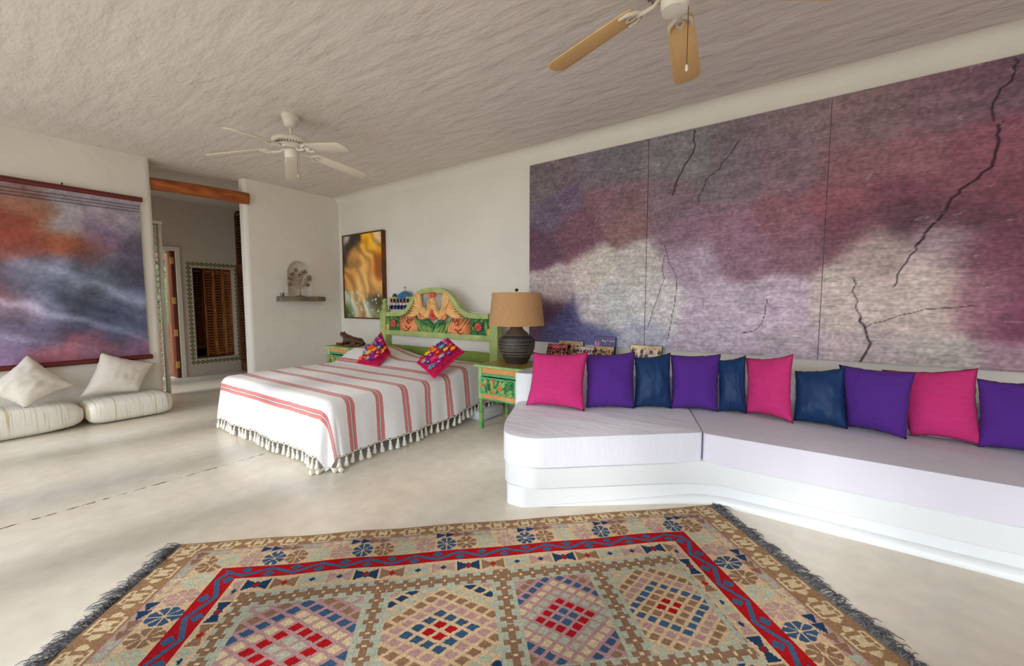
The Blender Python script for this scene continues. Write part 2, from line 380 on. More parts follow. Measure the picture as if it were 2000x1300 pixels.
# white slatted screen just inside the hallway
sc_ = empty('folding_screen', (-7.5, 1.5, 0), 'tall narrow white slatted screen standing behind the end of the left wall', 'screen')
wht = mat('white lacquer', (226,222,210), .5)
louver('screen_panel', sc_, (-7.5, 1.365, 0), PI/2, .60, .0, 2.46, wht, .085, stile=.06, top=.05, bot=.06)
MB().box((-7.53,1.345,2.46),(-7.47,1.975,2.50)).build('cap_rail', wht, sc_, bevel=.004)

# ------------------------------------------------------------------ built-in masonry bench with its ledge
bench = empty('built_in_bench', (-.3, 3.2, 0), 'white plastered built-in bench with stepped base and ledge below the mural', 'bench')
Zd = lambda u, v, d: (u, v, d)
def rounded(poly, r, n=5):
    out = []; m = len(poly)
    for i in range(m):
        p = Vector(poly[i][:2]); rr = poly[i][2] if len(poly[i]) > 2 else r
        a = (Vector(poly[i-1][:2])-p); b = (Vector(poly[(i+1)%m][:2])-p); rr = min(rr, a.length*.45, b.length*.45)
        if rr < 1e-4: out.append(tuple(p)); continue
        a = p + a.normalized()*rr; b = p + b.normalized()*rr
        for k in range(n+1): t = k/n; q = a*(1-t)**2 + p*2*t*(1-t) + b*t*t; out.append((q.x, q.y))
    return out
XE = 3.55
up = rounded([(-1.97,2.99,.03),(-1.59,2.17,.07),(-1.37,2.18,.05),(-.47,2.945,.22),(XE,2.945,0),(XE,3.8,0),(-.6,3.8,0),(-1.95,3.1,0)], .03)
MB().prism(up, .155, lambda u, v, d: (u, v, .135+d)).build('seat_base', white_paint, bench, bevel=.012, seg=3)
lo = rounded([(-1.95,2.99,.03),(-1.555,2.15,.04),(-1.43,2.16,.03),(-.46,2.985,.25),(XE,2.985,0),(XE,3.8,0),(-.6,3.8,0),(-1.93,3.1,0)], .03)
MB().prism(lo, .137, lambda u, v, d: (u, v, d)).build('plinth', white_paint, bench, bevel=.01, seg=3)
# rounded skirting swelling out at the foot of the long run
lk = smoothpath([(-1.3,2.262,.0),(-.9,2.60,0),(-.60,2.855,0),(-.42,2.955,0),(-.2,2.982,0),(.5,2.985,0),(XE,2.985,0)], 5)
MB().tube([p+Vector((0,0,.008)) for p in lk], [.004+.042*min(1,i/12) for i in range(len(lk))], 12).build('skirting', white_paint, bench, smooth='auto')
bk = rounded([(-2.06,2.96,.09),(-1.93,2.97,.05),(-.62,3.70,.25),(XE,3.70,0),(XE,4.24,0),(-2.68,4.24,0),(-2.68,3.93,.02),(-2.08,3.90,.0)], .06)
MB().prism(bk, .725, lambda u, v, d: (u, v, d)).build('back_ledge', white_paint, bench, bevel=.03, seg=4)

# two sheet-covered mattress pads
sheet = mat('white cotton sheet', (224,225,236), .75, var=.015, vscale=3, bump=.016, bscale=3.4, stretch=(.7,1.9,.5), sheen=.1)
sheet2 = mat('pale lilac sheet', (214,210,222), .75, var=.02, vscale=3, bump=.018, bscale=3.4, stretch=(1.7,.7,.5), sheen=.1)
def pad(name, poly, z0, z1, m, label, r=.05):
    b = MB().prism(poly, z1-z0, lambda u, v, d: (u, v, z0+d))
    o = b.build(name, m, None, bevel=.045, seg=5)
    bm = bmesh.new(); bm.from_mesh(o.data)
    for v in bm.verts:
        n = noise.noise(Vector((v.co.x*3, v.co.y*3, v.co.z*5)))
        v.co.z += .006*n
        if v.co.z < z0+.03: v.co.z += .012*noise.noise(Vector((v.co.x*4, v.co.y*4, 7)))
    bm.to_mesh(o.data); bm.free()
    return tag(o, label, 'mattress')
pad('mattress_pad', rounded([(-1.98,2.92,.12),(-1.72,2.36,.2),(-1.56,2.13,.16),(-1.36,2.14,.12),(-.485,2.915,.02),(-.735,3.62,.02),(-.75,3.66,0),(-1.9,3.02,.05)], .03), .288, .485, sheet, 'white sheeted mattress pad on the angled end of the bench')
pad('mattress_pad', rounded([(-.475,2.915,.03),(XE-.02,2.905,.02),(XE-.02,3.71,.02),(-.60,3.71,.03),(-.72,3.62,.02)], .03), .288, .48, sheet2, 'pale lilac-white mattress pad along the long run of the bench')

# ------------------------------------------------------------------ cushions
def cushion(name, c, m, thick, label, cat='cushion', group=None, n=22, pinch=.05, seed=0, wrinkle=.006, piping=None, sag=0, parent=None):
    """c = corners TL, TR, BR, BL (Vectors); two bulging faces that meet at the seam"""
    TL, TR, BR, BL = [Vector(p) for p in c]
    nrm = (TR-TL+BR-BL).cross(TL-BL+TR-BR).normalized()
    if nrm.y > 0 and abs(nrm.y) > abs(nrm.x): nrm = -nrm
    elif nrm.x < 0 and abs(nrm.x) >= abs(nrm.y): nrm = -nrm
    cen = (TL+TR+BR+BL)/4; b = MB()
    for side in (1, -1):
        v = []; f = []
        for j in range(n+1):
            for i in range(n+1):
                s, t = i/n, j/n; a, e = 2*s-1, 2*t-1
                s2 = .5+.5*a*(1-pinch*(1-e*e)); t2 = .5+.5*e*(1-pinch*(1-a*a))
                p = BL*(1-s2)*(1-t2)+BR*s2*(1-t2)+TR*s2*t2+TL*(1-s2)*t2
                h = (max(0,1-abs(a)**2.6)*max(0,1-abs(e)**2.6))**.72
                h *= 1 - .12*e
                k = noise.noise(Vector((a*2.3+seed*7.1, e*2.3, seed*3.3+side)))*.5 + noise.noise(Vector((a*5+seed, e*2.2+a*3, side*2+seed)))*.35
                ed = min(1, 6*min(1-abs(a),1-abs(e)))
                p = p + nrm*((h*thick*.62 if side > 0 else -h*thick*.38) + k*wrinkle*2*ed)
                # crumpled seam
                q = noise.noise(Vector((a*6+seed*2, e*6, 5)))*.006; p = p + (cen-p).normalized()*q
                v.append(p)
        for j in range(n):
            for i in range(n): f.append((j*(n+1)+i, j*(n+1)+i+1, (j+1)*(n+1)+i+1, (j+1)*(n+1)+i))
        b.add(v, f)
    bb = bpy.data.meshes.new(name); bb.from_pydata(b.v, [], b.f)
    bm = bmesh.new(); bm.from_mesh(bb); bmesh.ops.remove_doubles(bm, verts=bm.verts, dist=.0015); bmesh.ops.recalc_face_normals(bm, faces=bm.faces)
    for fc in bm.faces: fc.smooth = True
    bm.to_mesh(bb); bm.free(); bb.materials.append(m)
    o = bpy.data.objects.new(name, bb); COL.objects.link(o)
    if parent: o.parent = parent
    # origin at the cushion's centre
    o.location = cen; bb.transform(Matrix.Translation(-cen))
    if label: tag(o, label, cat, group)
    o['nrm'] = tuple(nrm) ; del o['nrm']
    return o, nrm
def slub(name, rgb, v=.07): return mat(name, rgb, .9, var=v, vscale=60, vstretch=(.25,.25,2.2), bump=.0012, bscale=130, stretch=(.3,.3,2), sheen=.03)
pink, violet, navy = slub('pink slub cotton', (202,50,118)), slub('violet cotton', (84,40,136), .05), mat('navy satin cotton', (16,52,98), .5, var=.06, vscale=8, sheen=.02)
ZS = .487
SP = [  # TL, TR, BR, BL in the survey of the photograph; y of the top pair
 ('pink', (1040,687),(1149,687),(1142,803),(1027,791), .13, .12, 'bright pink cushion at the left end of the bench, beside the lamp'),
 ('violet',(1143,692),(1241,686),(1240,798),(1144,796), .12, .13, 'violet cushion between the leftmost pink and the first navy cushion'),
 ('navy', (1239,698),(1310,688),(1312,798),(1239,795), .10, .12, 'navy cushion third from the lamp, between two violet cushions'),
 ('violet',(1309,692),(1408,691),(1403,804),(1311,797), .13, .13, 'violet cushion standing over the seam of the two pads'),
 ('navy', (1401,703),(1457,693),(1458,808),(1405,803), .10, .11, 'narrow-looking navy cushion tucked between violet and pink cushions'),
 ('pink', (1456,698),(1550,691),(1549,827),(1456,806), .14, .12, 'pink cushion in the middle of the row, navy cushions on either side'),
 ('navy', (1552,724),(1650,717),(1656,838),(1549,821), .10, .11, 'slumped navy cushion right of the middle pink cushion'),
 ('violet',(1638,711),(1789,727),(1771,858),(1652,832), .07, .15, 'plump violet cushion overlapping the pink cushion behind it'),
 ('pink', (1722,721),(1911,718),(1922,873),(1778,850), .15, .10, 'large pink cushion with a folded lower corner, second from the right edge'),
 ('violet',(1908,738),(2035,748),(2060,893),(1910,872), .14, .11, 'violet cushion at the right edge of the picture'),
]
MM = dict(pink=pink, violet=violet, navy=navy)
for i, (k, tl, tr, br, bl, lean, th, lab) in enumerate(SP):
    B1, B2 = PZ(*bl, ZS), PZ(*br, ZS)
    cushion('throw_cushion', (PY(*tl, B1.y+lean), PY(*tr, B2.y+lean), B2, B1), MM[k], th, lab, 'cushion', 'cushions along the bench', seed=i+1, pinch=.07 if k != 'pink' else .1, wrinkle=.012 if k == 'navy' else .007)

# floor cushions and the two pillows that lean on the left wall
def floor_fabric():
    m = mat('striped ivory weave', (228,222,208), .95, bump=.003, bscale=60, stretch=(1,1.5,.4), sheen=.2)
    nt = m.node_tree; N = nt.nodes; L = nt.links; b = N['Principled BSDF']
    g = N.new('ShaderNodeTexCoord'); sp = N.new('ShaderNodeSeparateXYZ'); L.new(g.outputs['Object'], sp.inputs[0])
    cx = N.new('ShaderNodeCombineXYZ'); n = N.new('ShaderNodeTexNoise'); n.noise_dimensions = '3D'; n.inputs['Scale'].default_value = 1; n.inputs['Detail'].default_value = 2
    m1 = N.new('ShaderNodeMath'); m1.operation = 'MULTIPLY'; m1.inputs[1].default_value = 34; L.new(sp.outputs[1], m1.inputs[0]); L.new(m1.outputs[0], cx.inputs[0])
    m2 = N.new('ShaderNodeMath'); m2.operation = 'MULTIPLY'; m2.inputs[1].default_value = 1.2; L.new(sp.outputs[2], m2.inputs[0]); L.new(m2.outputs[0], cx.inputs[2])
    L.new(cx.outputs[0], n.inputs['Vector'])
    r = N.new('ShaderNodeValToRGB'); e = r.color_ramp.elements
    e[0].position = .36; e[0].color = (*lin((200,182,148)),1); e[1].position = .44; e[1].color = (*lin((229,224,212)),1)
    for p, c in ((.60,(229,224,212)),(.66,(196,190,176)),(.70,(236,230,216))): q = e.new(p); q.color = (*lin(c),1)
    L.new(n.outputs[0], r.inputs[0]); L.new(r.outputs[0], b.inputs['Base Color'])
    return m
ff = floor_fabric()
def bolster(cx, cy, lx, ly, h, label, seed, rz=0):
    v = []; f = []; nu, nv = 40, 22
    for j in range(nv+1):
        th = -PI/2 + PI*j/nv
        for i in range(nu):
            a = 2*PI*i/nu
            ce, se = abs(math.cos(a))**.32*math.copysign(1,math.cos(a)), abs(math.sin(a))**.32*math.copysign(1,math.sin(a))
            cz, sz = abs(math.cos(th))**.30, abs(math.sin(th))**.62*math.copysign(1,math.sin(th))
            p = Vector((lx/2*ce*cz, ly/2*se*cz, h/2*sz)); p += Vector((1,1,.7))*.012*noise.noise(p*5+Vector((seed*3,0,0)))
            v.append(p)
    for j in range(nv):
        for i in range(nu): f.append((j*nu+i, j*nu+(i+1)%nu, (j+1)*nu+(i+1)%nu, (j+1)*nu+i))
    o = MB().add(v, f).build('floor_cushion', ff, None, smooth=True); o.location = (cx, cy, h/2); o.rotation_euler = (0,0,rz)
    return tag(o, label, 'cushion', 'floor cushions along the left wall')
bolster(-6.51, .06, .56, 1.68, .27, 'ivory woven floor cushion cut by the left edge of the picture', 1)
bolster(-6.50, 1.29, .56, .76, .255, 'shorter ivory woven floor cushion nearest the hallway opening', 2)
ivory = mat('ivory cotton', (228,220,208), .9, var=.03, vscale=4, bump=.006, bscale=7, sheen=.2)
cushion('ivory_pillow', (PX(54,691,-6.70), PX(150,752,-6.56), PX(50,797,-6.42), PX(-40,765,-6.52)), ivory, .20, 'ivory pillow propped on one corner on the longer floor cushion', 'pillow', seed=21, wrinkle=.016, pinch=.10)
cushion('ivory_pillow', (PX(197,687,-6.70), PX(305,709,-6.70), PX(272,764,-6.50), PX(156,775,-6.50)), ivory, .17, 'ivory pillow leaning on the wall above the shorter floor cushion', 'pillow', seed=22, wrinkle=.012, pinch=.10)

# ------------------------------------------------------------------ flat prints: colour clouds on cloth and board
def cloud(P, cols, X, Y, sig, warp=.0, seed=0):
    if warp: X = X + warp*fbm(X, Y, 2.2, seed); Y = Y + warp*fbm(X, Y, 2.2, seed+5)
    num = np.zeros(X.shape+(3,)); den = np.zeros(X.shape)
    for (a, b), c in zip(P, cols):
        ww = np.exp(-((X-a)**2+(Y-b)**2)/(2*sig*sig)) + 1e-9; num += ww[..., None]*np.array(c, float); den += ww
    return num/den[..., None]
def crack(img, X, Y, pts, wd, col=(40,25,35), amt=.85):
    pts = smoothpath([(p[0],p[1],0) for p in pts], 4)
    rnd = random.Random(len(pts)*13+int(pts[0].x*100))
    q = [(p.x+rnd.uniform(-1,1)*.018, p.y+rnd.uniform(-1,1)*.012) for p in pts]
    D = np.full(X.shape, 9.)
    for a, b in zip(q[:-1], q[1:]):
        dx, dy = b[0]-a[0], b[1]-a[1]; L2 = dx*dx+dy*dy+1e-9
        t = np.clip(((X-a[0])*dx+(Y-a[1])*dy)/L2, 0, 1); D = np.minimum(D, np.hypot(X-a[0]-t*dx, Y-a[1]-t*dy))
    k = np.clip(1.4-D/wd, 0, 1)*amt; img[:] = img*(1-k[..., None]) + np.array(col)*k[..., None]
# mural: three boards on the back wall, mottled mauve, cream and maroon
MU = [((1060,350),(112,100,104)),((1200,320),(112,106,112)),((1320,310),(124,116,120)),((1450,260),(120,106,112)),((1550,230),(128,110,114)),((1700,220),(130,106,110)),((1850,190),(126,98,108)),((1970,150),(112,84,98)),
((1080,420),(104,90,108)),((1200,400),(122,94,102)),((1300,400),(122,100,110)),((1420,360),(118,104,110)),((1550,330),(124,104,110)),((1680,320),(134,96,102)),((1800,300),(142,98,104)),((1950,280),(136,84,98)),
((1060,480),(98,70,86)),((1120,470),(112,80,90)),((1220,430),(132,98,98)),((1330,460),(128,102,116)),((1420,440),(138,106,120)),((1530,420),(132,94,100)),((1650,390),(138,88,94)),((1780,380),(124,74,88)),((1900,370),(128,82,92)),((1985,360),(122,74,84)),
((1070,560),(176,166,162)),((1150,530),(190,182,172)),((1250,520),(184,174,170)),((1350,510),(164,146,160)),((1450,490),(138,106,122)),((1550,480),(130,98,108)),((1650,450),(108,70,80)),((1780,420),(88,60,72)),((1900,410),(84,56,66)),
((1700,500),(174,154,150)),((1850,480),(164,140,146)),((1950,500),(116,70,86)),((1060,610),(88,64,80)),((1100,640),(84,84,124)),((1170,600),(186,182,182)),((1280,600),(194,186,186)),((1400,600),(184,166,180)),((1520,590),(186,168,182)),((1650,580),(194,180,172)),((1800,580),(194,176,168)),((1920,590),(152,106,120)),((2000,600),(112,58,84)),
((1150,665),(92,94,134)),((1250,670),(170,166,180)),((1400,680),(182,164,178)),((1550,690),(176,158,168)),((1700,690),(184,166,166)),((1850,700),(184,170,166)),((1970,710),(160,126,140))]
mural = empty('mural', (-.3, 4.24, 1.9), 'wide wall mural of mottled mauve, cream and maroon boards with dark cracks', 'mural')
mx0, mx1, mz0, mz1 = -2.70, 2.35, .876, 2.978
MUP = [(PY(*p,4.22).x, PY(*p,4.22).z) for p,_ in MU]; MUC = [c for _,c in MU]
MCR = [([(1360,255),(1352,300),(1325,345),(1312,380)],.007),([(1440,275),(1410,320),(1380,350),(1365,395)],.004),([(1985,115),(1978,150),(1945,185),(1940,232)],.006),([(1957,240),(1950,275),(1942,320),(1900,350),(1860,390),(1830,430),(1797,475)],.0085),([(1797,475),(1770,510),(1748,560)],.005),([(1680,620),(1700,660),(1685,706)],.008),([(1665,545),(1672,600),(1682,625)],.004),([(1300,500),(1290,560),(1268,640)],.003),([(1690,640),(1780,610),(1900,598)],.003),([(1500,585),(1480,640),(1450,650)],.003),([(1300,480),(1320,560),(1308,660)],.003)]
seams = [mx0, -1.285, .155, 1.6, mx1]
for k in range(4):
    a, b = seams[k]+.0025, seams[k+1]-.0025
    nu = int((b-a)/.0085); nv = int((mz1-mz0)/.0085)
    X, Y = np.meshgrid(np.linspace(a,b,nu+1), np.linspace(mz0,mz1,nv+1))
    im = cloud(MUP, MUC, X, Y, .10, .10, 3)
    im *= (1.06 + .13*fbm(X, Y*2.0, 9, 4, 5) + .10*fbm(X*.35, Y*7, 14, 8, 3) + .12*fbm(X, Y, 55, 18, 1))[..., None]
    im += (6*fbm(X, Y, 1.6, 9))[..., None]*np.array((1,-.6,.5))
    for pts, wd in MCR: crack(im, X, Y, [(PY(*p,4.22).x, PY(*p,4.22).z) for p in pts], wd)
    rnd = random.Random(k)
    for _ in range(60):
        sx, sy = rnd.uniform(a,b), rnd.uniform(mz0,mz1); crack(im, X, Y, [(sx,sy),(sx+rnd.uniform(-.12,.12),sy+rnd.uniform(-.03,.05))], .0022, (214,200,190), .4)
    o = grid('mural_board', nu, nv, lambda s, t: (a+(b-a)*s, 4.222, mz0+(mz1-mz0)*t), mat_attr('mural print', .55, bump=.0008, bscale=25, stretch=(1,1,8), grain=.22, gscale=60, gstretch=(.35,1,3)), mural, im.reshape(-1,3), smooth=False)
    MB().box((a, 4.2225, mz0), (b, 4.249, mz1)).build('board_back', mat('raw board', (120,84,56), .8), mural)
# hanging scroll on the left wall
TA = [((20,370),(128,114,132)),((140,400),(164,154,164)),((240,430),(152,142,152)),((35,410),(150,104,82)),((20,470),(146,74,62)),((110,480),(158,92,66)),((175,490),(122,76,70)),((125,430),(150,142,146)),((200,460),(126,104,134)),((250,500),(84,78,94)),((40,530),(108,110,132)),((110,560),(134,140,164)),((180,560),(78,82,98)),((245,560),(82,86,106)),((60,600),(122,124,148)),((150,620),(74,78,96)),((235,610),(96,102,126)),((25,640),(138,122,152)),((100,640),(98,94,120)),((200,640),(70,76,98)),((20,690),(152,124,164)),((110,690),(158,98,112)),((195,680),(140,98,116)),((265,680),(132,98,126)),((10,560),(140,90,100)),((215,520),(110,118,138))]
scroll = empty('hanging_scroll', (-6.77, .5, 1.6), 'large cloth wall hanging of blurred orange, grey-blue and violet between dark red rods', 'wall hanging')
ty_0, ty_1, tz_0, tz_1 = -.75, 1.575, .665, 2.61
nu, nv = 300, 250
Ys, Zs = np.meshgrid(np.linspace(ty_0,ty_1,nu+1), np.linspace(tz_0,tz_1,nv+1))
im = cloud([(PX(*p,-6.76).y, PX(*p,-6.76).z) for p,_ in TA], [c for _,c in TA], Ys, Zs, .12, .26, 12)
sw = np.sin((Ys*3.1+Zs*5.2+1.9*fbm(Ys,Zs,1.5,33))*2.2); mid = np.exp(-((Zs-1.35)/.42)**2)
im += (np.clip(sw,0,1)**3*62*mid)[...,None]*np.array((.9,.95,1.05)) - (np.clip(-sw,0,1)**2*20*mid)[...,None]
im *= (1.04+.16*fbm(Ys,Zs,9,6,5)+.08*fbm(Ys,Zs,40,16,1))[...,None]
band = (np.abs(Zs-(tz_1-.11)) < .05); im[band] = im[band]*(.85+.2*np.sin(Zs[band]*180))[...,None]
def sc_pt(s, t):
    y = ty_0+(ty_1-ty_0)*s; z = tz_0+(tz_1-tz_0)*t
    return (-6.768+.004*math.sin(z*26+1.5*math.sin(y*1.7))*math.exp(-((z-1.4)/.6)**2), y, z)
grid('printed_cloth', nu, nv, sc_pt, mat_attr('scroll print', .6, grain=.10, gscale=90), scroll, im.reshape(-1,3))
rod = mat('dark red rod', (96,24,20), .3, spec=.5)
for z in (tz_0-.005, tz_1+.015): MB().tube([(-6.768,ty_0-.05,z),(-6.768,ty_1+.03,z)], .03, 16).build('rod', rod, scroll, smooth='auto')
MB().tube([(-6.79,.93,tz_1+.04),(-6.775,.93,tz_1+.07)],.006).build('hook', mat('dark iron',(50,46,44),.5,metal=.6), scroll, smooth=True)
# framed picture by the corner
PA = [((690,468),(56,50,48)),((680,490),(70,60,52)),((720,470),(222,160,34)),((742,480),(192,122,24)),((735,462),(190,180,160)),((674,462),(170,168,160)),((695,505),(178,130,74)),((718,520),(204,154,84)),((738,512),(166,96,44)),((686,550),(184,132,72)),((712,555),(206,160,98)),((737,560),(190,140,80)),((680,592),(160,170,130)),((700,590),(194,150,92)),((732,590),(64,54,36)),((680,612),(62,84,42)),((706,612),(150,120,74)),((735,612),(112,116,64)),((722,602),(196,200,188)),((690,600),(196,200,190))]
pic = empty('framed_picture', (-5.95, 4.22, 1.8), 'tall framed picture of tan, yellow and green patches on the wall by the corner', 'picture')
x0, x1, z0, z1 = -6.53, -5.44, 1.075, 2.50
nu, nv = 110, 145
X, Y = np.meshgrid(np.linspace(x0+.02,x1-.02,nu+1), np.linspace(z0+.02,z1-.02,nv+1))
im = cloud([(PY(*p,4.19).x, PY(*p,4.19).z) for p,_ in PA], [c for _,c in PA], X, Y, .085, .16, 22)
sw = np.sin((X*4+Y*3+1.5*fbm(X,Y,2.5,3))*5); im *= (1.14+.16*sw*np.clip(1+fbm(X,Y,3,8),0,1))[...,None]
spk = fbm(X,Y,17,14,2); im[(spk > .45) & (Y < 1.55)] = (205,208,198)
grid('canvas', nu, nv, lambda s, t: (x0+.02+(x1-x0-.04)*s, 4.19, z0+.02+(z1-z0-.04)*t), mat_attr('picture print', .5, grain=.05), pic, im.reshape(-1,3))
fw_ = mat('brown picture frame', (112,62,24), .4, rgb2=(70,36,14), vscale=8)
fr = MB(); T = lambda u, v, d: (u, 4.175+d, v)
fr.prism([[(x0,z0),(x1,z0),(x1,z1),(x0,z1)], [(x0+.022,z0+.022),(x1-.022,z0+.022),(x1-.022,z1-.022),(x0+.022,z1-.022)]], .074, T)
fr.build('frame', fw_, pic, bevel=.002)

# ------------------------------------------------------------------ bed
bed = empty('bed', (-4.08, 2.9, 0), 'low wide bed under the striped white spread', 'bed')
MB().box((-5.06,2.1,.0),(-3.32,3.93,.20)).box((-3.2,3.52,0),(-2.87,3.93,.105)).build('bed_base', white_paint, bed, bevel=.02)
MB().box((-5.07,1.82,.20),(-3.09,3.94,.535)).build('mattress', sheet, bed, bevel=.05, seg=4)
# spread: cloth coordinates p (across), q (from the foot), draped over the edges and corners
BCX, BA, BY0, BD, BL_ = -4.08, 1.02, 1.78, .43, 2.13
def sstep(a, b, x): t = min(1, max(0, (x-a)/(b-a))); return t*t*(3-2*t)
def drape(e):
    R = .085; s = e+.06
    if s < 0: return e, 0
    if s < R*PI/2: return -.06+R*math.sin(s/R), R*(1-math.cos(s/R))
    k = s-R*PI/2; return -.06+R+.10*k, R+.992*k
def top_z(x, y):
    bump = (.06 + .11*sstep(-4.1,-4.75,x)) * sstep(3.02,3.42,y) * (1-.35*sstep(3.75,3.95,y))
    return .553 + bump + .006*noise.noise(Vector((x*2.2,y*2.2,0)))
def spread_pt(p, q):
    sp = 1 if p > 0 else -1; e1 = abs(p)-BA; e2 = -q
    if e1 > -.06 and e2 > -.06:
        s1, s2 = e1+.06, e2+.06; r = math.hypot(s1, s2); an = math.atan2(s1, s2)
        o, dn = drape(r-.06); o += .06
        o *= 1 + .16*math.sin(an*6)*min(1, r/.4)
        z = top_z(BCX+sp*BA, BY0)-dn
        zmin = .014
        if z < zmin: o += (zmin-z)*.75; z = zmin + .006*(1+math.sin(an*9))
        x = BCX+sp*(BA-.06+o*math.sin(an)); y = BY0+.06-o*math.cos(an)
        return Vector((x, y, z))
    o1, d1 = drape(e1) if e1 > -.06 else (e1, 0)
    o2, d2 = drape(e2) if e2 > -.06 else (e2, 0)
    w1_ = .018*math.sin(q*9+1)*max(0, e1)/BD + .01*math.sin(q*23)*max(0, e1)/BD
    w2_ = .015*math.sin(p*8)*max(0, e2)/BD + .008*math.sin(p*21+2)*max(0, e2)/BD
    x = BCX+sp*(BA+o1+(w1_ if e1 > 0 else 0)); y = BY0-o2-(w2_ if e2 > 0 else 0)
    return Vector((x, y, top_z(x, y)-max(d1, d2)))
def spread_mat():
    m = bpy.data.materials.new('striped bedspread'); m.use_nodes = True; nt = m.node_tree; N = nt.nodes; L = nt.links; b = N['Principled BSDF']
    b.inputs['Roughness'].default_value = .9; b.inputs['Sheen Weight'].default_value = .15; b.inputs['Specular IOR Level'].default_value = .15
    u = N.new('ShaderNodeUVMap'); u.uv_map = 'uv'; sp = N.new('ShaderNodeSeparateXYZ'); L.new(u.outputs[0], sp.inputs[0])
    n = N.new('ShaderNodeTexNoise'); n.inputs['Scale'].default_value = 16; L.new(u.outputs[0], n.inputs['Vector'])
    def math_(op, a, v=None, c=None):
        k = N.new('ShaderNodeMath'); k.operation = op
        for i, t in enumerate((a, v, c)):
            if t is None: continue
            if isinstance(t, (int, float)): k.inputs[i].default_value = t
            else: L.new(t, k.inputs[i])
        return k.outputs[0]
    q = math_('MULTIPLY_ADD', n.outputs[0], .012, sp.outputs[1])
    f = math_('FRACT', math_('MULTIPLY_ADD', q, 1/.29, .09/.29+.5+4))
    d = math_('ADD', math_('MULTIPLY', math_('ABSOLUTE', math_('SUBTRACT', f, .5)), .29*25), math_('MULTIPLY', math_('LESS_THAN', sp.outputs[1], -.24), 5))
    r = N.new('ShaderNodeValToRGB'); r.color_ramp.interpolation = 'CONSTANT'; e = r.color_ramp.elements
    e[0].position = 0; e[0].color = (*lin((231,231,232)),1); e[1].position = .085; e[1].color = (*lin((98,104,112)),1)
    for p, c in ((.20,(210,122,118)),(.50,(186,124,118)),(.53,(212,124,120)),(.90,(160,112,112)),(.94,(231,229,229))): k = e.new(p); k.color = (*lin(c),1)
    L.new(d, r.inputs[0]); L.new(r.outputs[0], b.inputs['Base Color'])
    n2 = N.new('ShaderNodeTexNoise'); n2.inputs['Scale'].default_value = 9; n2.inputs['Detail'].default_value = 8; L.new(u.outputs[0], n2.inputs['Vector'])
    bp = N.new('ShaderNodeBump'); bp.inputs['Distance'].default_value = .008; L.new(n2.outputs[0], bp.inputs['Height']); L.new(bp.outputs[0], b.inputs['Normal'])
    return m
spread = empty('bedspread', (BCX, BY0, .55), 'white bedspread with red stripes and a tasselled hem draped over the bed', 'bedspread')
P0, P1, Q0, Q1 = -(BA+BD), BA+BD, -BD, BL_
grid('cloth', 130, 120, lambda s, t: spread_pt(P0+(P1-P0)*s, Q0+(Q1-Q0)*t), spread_mat(), spread, uv=lambda s, t: (P0+(P1-P0)*s, Q0+(Q1-Q0)*t))
cord = mat('ivory cotton cord', (232,226,212), .95, bump=.002, bscale=120)
hem = [(P1, q) for q in np.arange(.03, BL_, .076)] + [(p, Q0) for p in np.arange(-BA+.02, BA, .074)]
hem += [(P1, -.13),(P1,-.25),(BA+.16,Q0),(BA+.28,Q0)]
tas0 = MB().lathe([(.003,0),(.006,-.006),(.011,-.014),(.012,-.022),(.008,-.028),(.012,-.036),(.018,-.06),(.021,-.080),(.017,-.088)], n=10).build('tassel', cord, spread, smooth=True, loc=(0,0,0))
net = MB(); rnd = random.Random(5)
for i, (p, q) in enumerate(hem):
    a = spread_pt(p, q); o = tas0 if i == 0 else link_copy(tas0, spread)
    o.matrix_parent_inverse = world_of(spread).inverted()
    zt = max(.094, a.z-.032); o.location = (a.x, a.y, zt)
    lie = a.z < .10
    if lie:
        o.location = (a.x, a.y, .02); out = Vector((a.x-(BCX+BA), a.y-BY0, 0)).normalized(); o.rotation_euler = out.to_track_quat('-Z','Y').to_euler()
    else: o.rotation_euler = (rnd.uniform(-.12,.12), rnd.uniform(-.12,.12), rnd.uniform(0,3))
    sc = rnd.uniform(.9,1.12); o.scale = (sc,sc,min(sc,1.03))
    side = abs(p) > BA
    for k in (-1,-.5,.5,1):
        b_ = spread_pt(p, q+k*.036) if (side and q >= 0) else (spread_pt(p+k*.036, q) if not side else a)
        if not lie: net.tube([b_, (a.x, a.y, zt)], .0028, 4)
        if not lie and abs(k) == 1: net.tube([b_-Vector((0,0,.014)), (a+b_)*.5-Vector((0,0,.004))], .003, 4)
net.build('knotted_fringe', cord, spread, kind='stuff')

